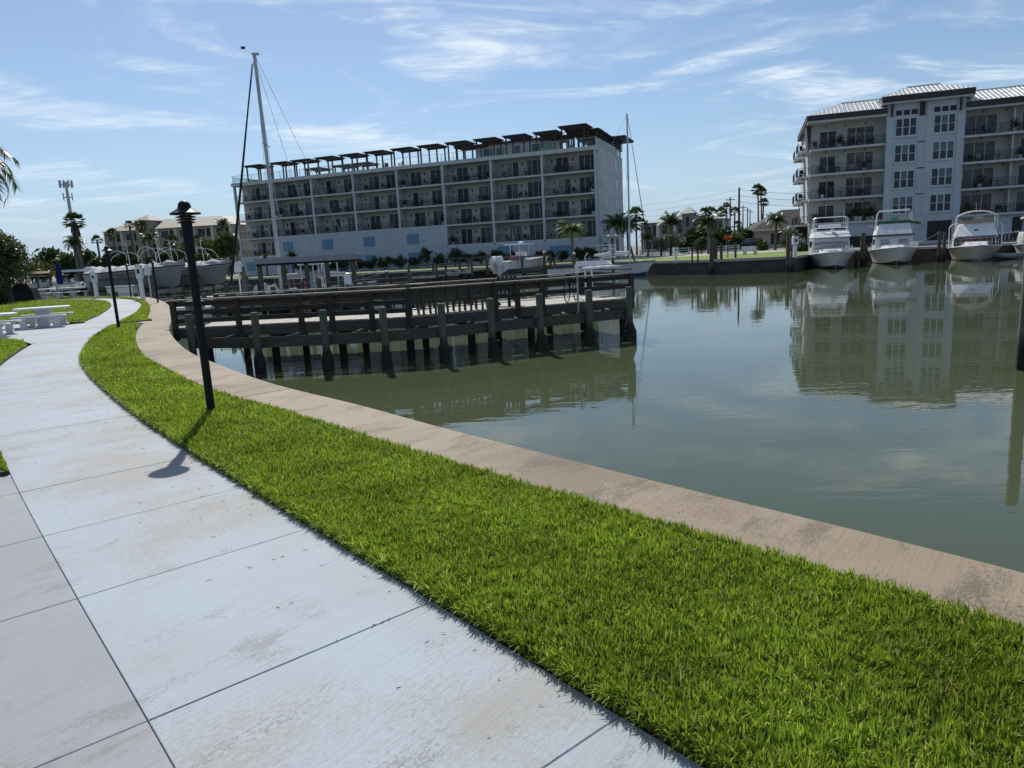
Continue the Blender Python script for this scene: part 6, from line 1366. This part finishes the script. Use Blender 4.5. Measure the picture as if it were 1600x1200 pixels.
# cell tower
q = at(112, 284, 230); t = thing('cell_tower', 'grey cell tower with antenna rings behind the shaggy palm', 'tower', (at(121, 400, 230).x, 230, 0)); H = q.z
MB().tube([(0, 0, 0), (0, 0, H)], [.75, .38], 12).build('mast', 'galv', t, smooth=True)
for z, r, n in ((H - .8, 1.7, 10), (H - 4.6, 1.25, 6)):
    o = MB().tube([(r * math.cos(a), r * math.sin(a), z) for a in [2 * math.pi * k / 16 for k in range(17)]], .08, 6).build('antenna_ring', 'galv', t)
    for k in range(n): a = 2 * math.pi * k / n; MB().cbox(-.16, .16, -.1, .1, -1.1, 1.1, .02).build('antenna', 'galv', o, (r * 1.08 * math.cos(a), r * 1.08 * math.sin(a), z + .2), a + 1.57)
# dark car
q = at(1180, 388, 104); t = thing('parked_car', 'dark blue sport utility car parked beside the low house', 'car', (q.x, 104, .06), rad(35))
sec = [(-2.3, .5, .85, .8), (-2.2, .35, 1.05, .9), (-1.9, .3, 1.1, .92), (1.0, .3, 1.08, .93), (1.9, .32, 1.0, .9), (2.3, .4, .85, .8), (2.38, .5, .7, .7)]
MB().loft([[(x, -w, zl), (x, -w * 1.02, (zl + zh) / 2), (x, -w * .94, zh), (x, w * .94, zh), (x, w * 1.02, (zl + zh) / 2), (x, w, zl)] for x, zl, zh, w in sec], closed=True, cap=True).build('body', 'car_blue', t, smooth=True)
lo = [(-2.1, -.86, 1.07), (1.15, -.86, 1.07), (1.15, .86, 1.07), (-2.1, .86, 1.07)]; hi = [(-1.75, -.68, 1.70), (.35, -.68, 1.72), (.35, .68, 1.72), (-1.75, .68, 1.70)]
o = MB().loft([lo, hi], closed=True, cap=True).build('cabin', 'car_blue', t)
for s in ('front', 'back', 'left', 'right'): panel(o, 'window', lo, hi, s, .07, .93, .12, .88, 'tint_glass')
for x in (-1.4, 1.45):
    for y in (-.82, .82): w = MB().tube([(0, -.11, 0), (0, .11, 0)], .36, 18).build('wheel', 'rubber', t, (x, y, .36)); MB().tube([(0, -.12, 0), (0, .12, 0)], .2, 12).build('rim', 'steel', w)
for y in (-.6, .6): MB().cbox(2.32, 2.4, y - .15, y + .15, .68, .82, .02).build('headlight', 'white_plastic', t)
# small things on the far lawn
q = gnd(1172, 398, 0.07); t = thing('garden_bench', 'white bench facing the water on the far lawn', 'bench', (q.x, q.y, .07), rad(15)); MB().cbox(-.8, .8, -.22, .22, .40, .46, .01).build('seat', 'table_concrete', t); MB().beam((0, .22, .46), (0, .30, .85), 1.6, .05, up=(0, 1, 0)).build('backrest', 'table_concrete', t)
for x in (-.6, .6): MB().cbox(x - .09, x + .09, -.2, .2, 0, .40, .01).build('leg', 'table_concrete', t)
pedestal(gnd(1058, 406, .06) + Vector((0, .6, 0)), 1.15, 'white dock pedestal on the seawall right of the sailboat', .22); pedestal(gnd(1246, 402, .06) + Vector((.2, 1.0, 0)), 1.6, 'grey utility pedestal left of the covered yacht', .2)
for i, x in enumerate((1083, 1092)):
    q = gnd(x, 408, .06); t = thing('dock_post', ('left', 'right')[i] + ' slim dark post of the gate pair on the far seawall', 'post', (q.x, q.y + .3, 0)); MB().tube([(0, 0, -.3), (0, 0, 1.5)], .07, 8).build('shaft', 'timber_dark', t); MB().cbox(-.09, .09, -.09, .09, 1.501, 1.56, .01).build('cap', 'timber_dark', t)
a, b = gnd(1060, 408, .06), gnd(1030, 425, WZ); rope((a.x, a.y, .05), (b.x, b.y, WZ + .1), .1, 'mooring line from the white seawall pedestal to the water')
t = thing('garden_fence', 'low white rail fence along the road behind the lawn', 'fence', (at(1000, 390, 98).x, 98, 0), rad(-16))
for i in range(9): MB().box(i * 1.6 - .06, i * 1.6 + .06, -.06, .06, 0, 1.0).build('post', 'white_plastic', t)
for z in (.35, .65, .92): MB().box(0, 12.8, -.03, .03, z - .05, z + .05).build('rail', 'white_plastic', t)
# leaf litter in the near grass, small leaf on the water
for i, (x, y) in enumerate(((648, 845), (1402, 1018), (1230, 880))):
    q = gnd(x, y, .055); tag(MB().add([(-.02, 0, 0), (0, .012, .006), (.025, 0, .002), (0, -.012, .004)], [(0, 1, 2), (0, 2, 3)]).build('fallen_leaf', 'dead_frond', None, q, i * 1.3), ('dry brown leaf lying in the middle of the grass strip', 'pale dry leaf in the grass at the lower right', 'pale dry leaf in the grass near the cap')[i], 'leaf', 'fallen leaves')
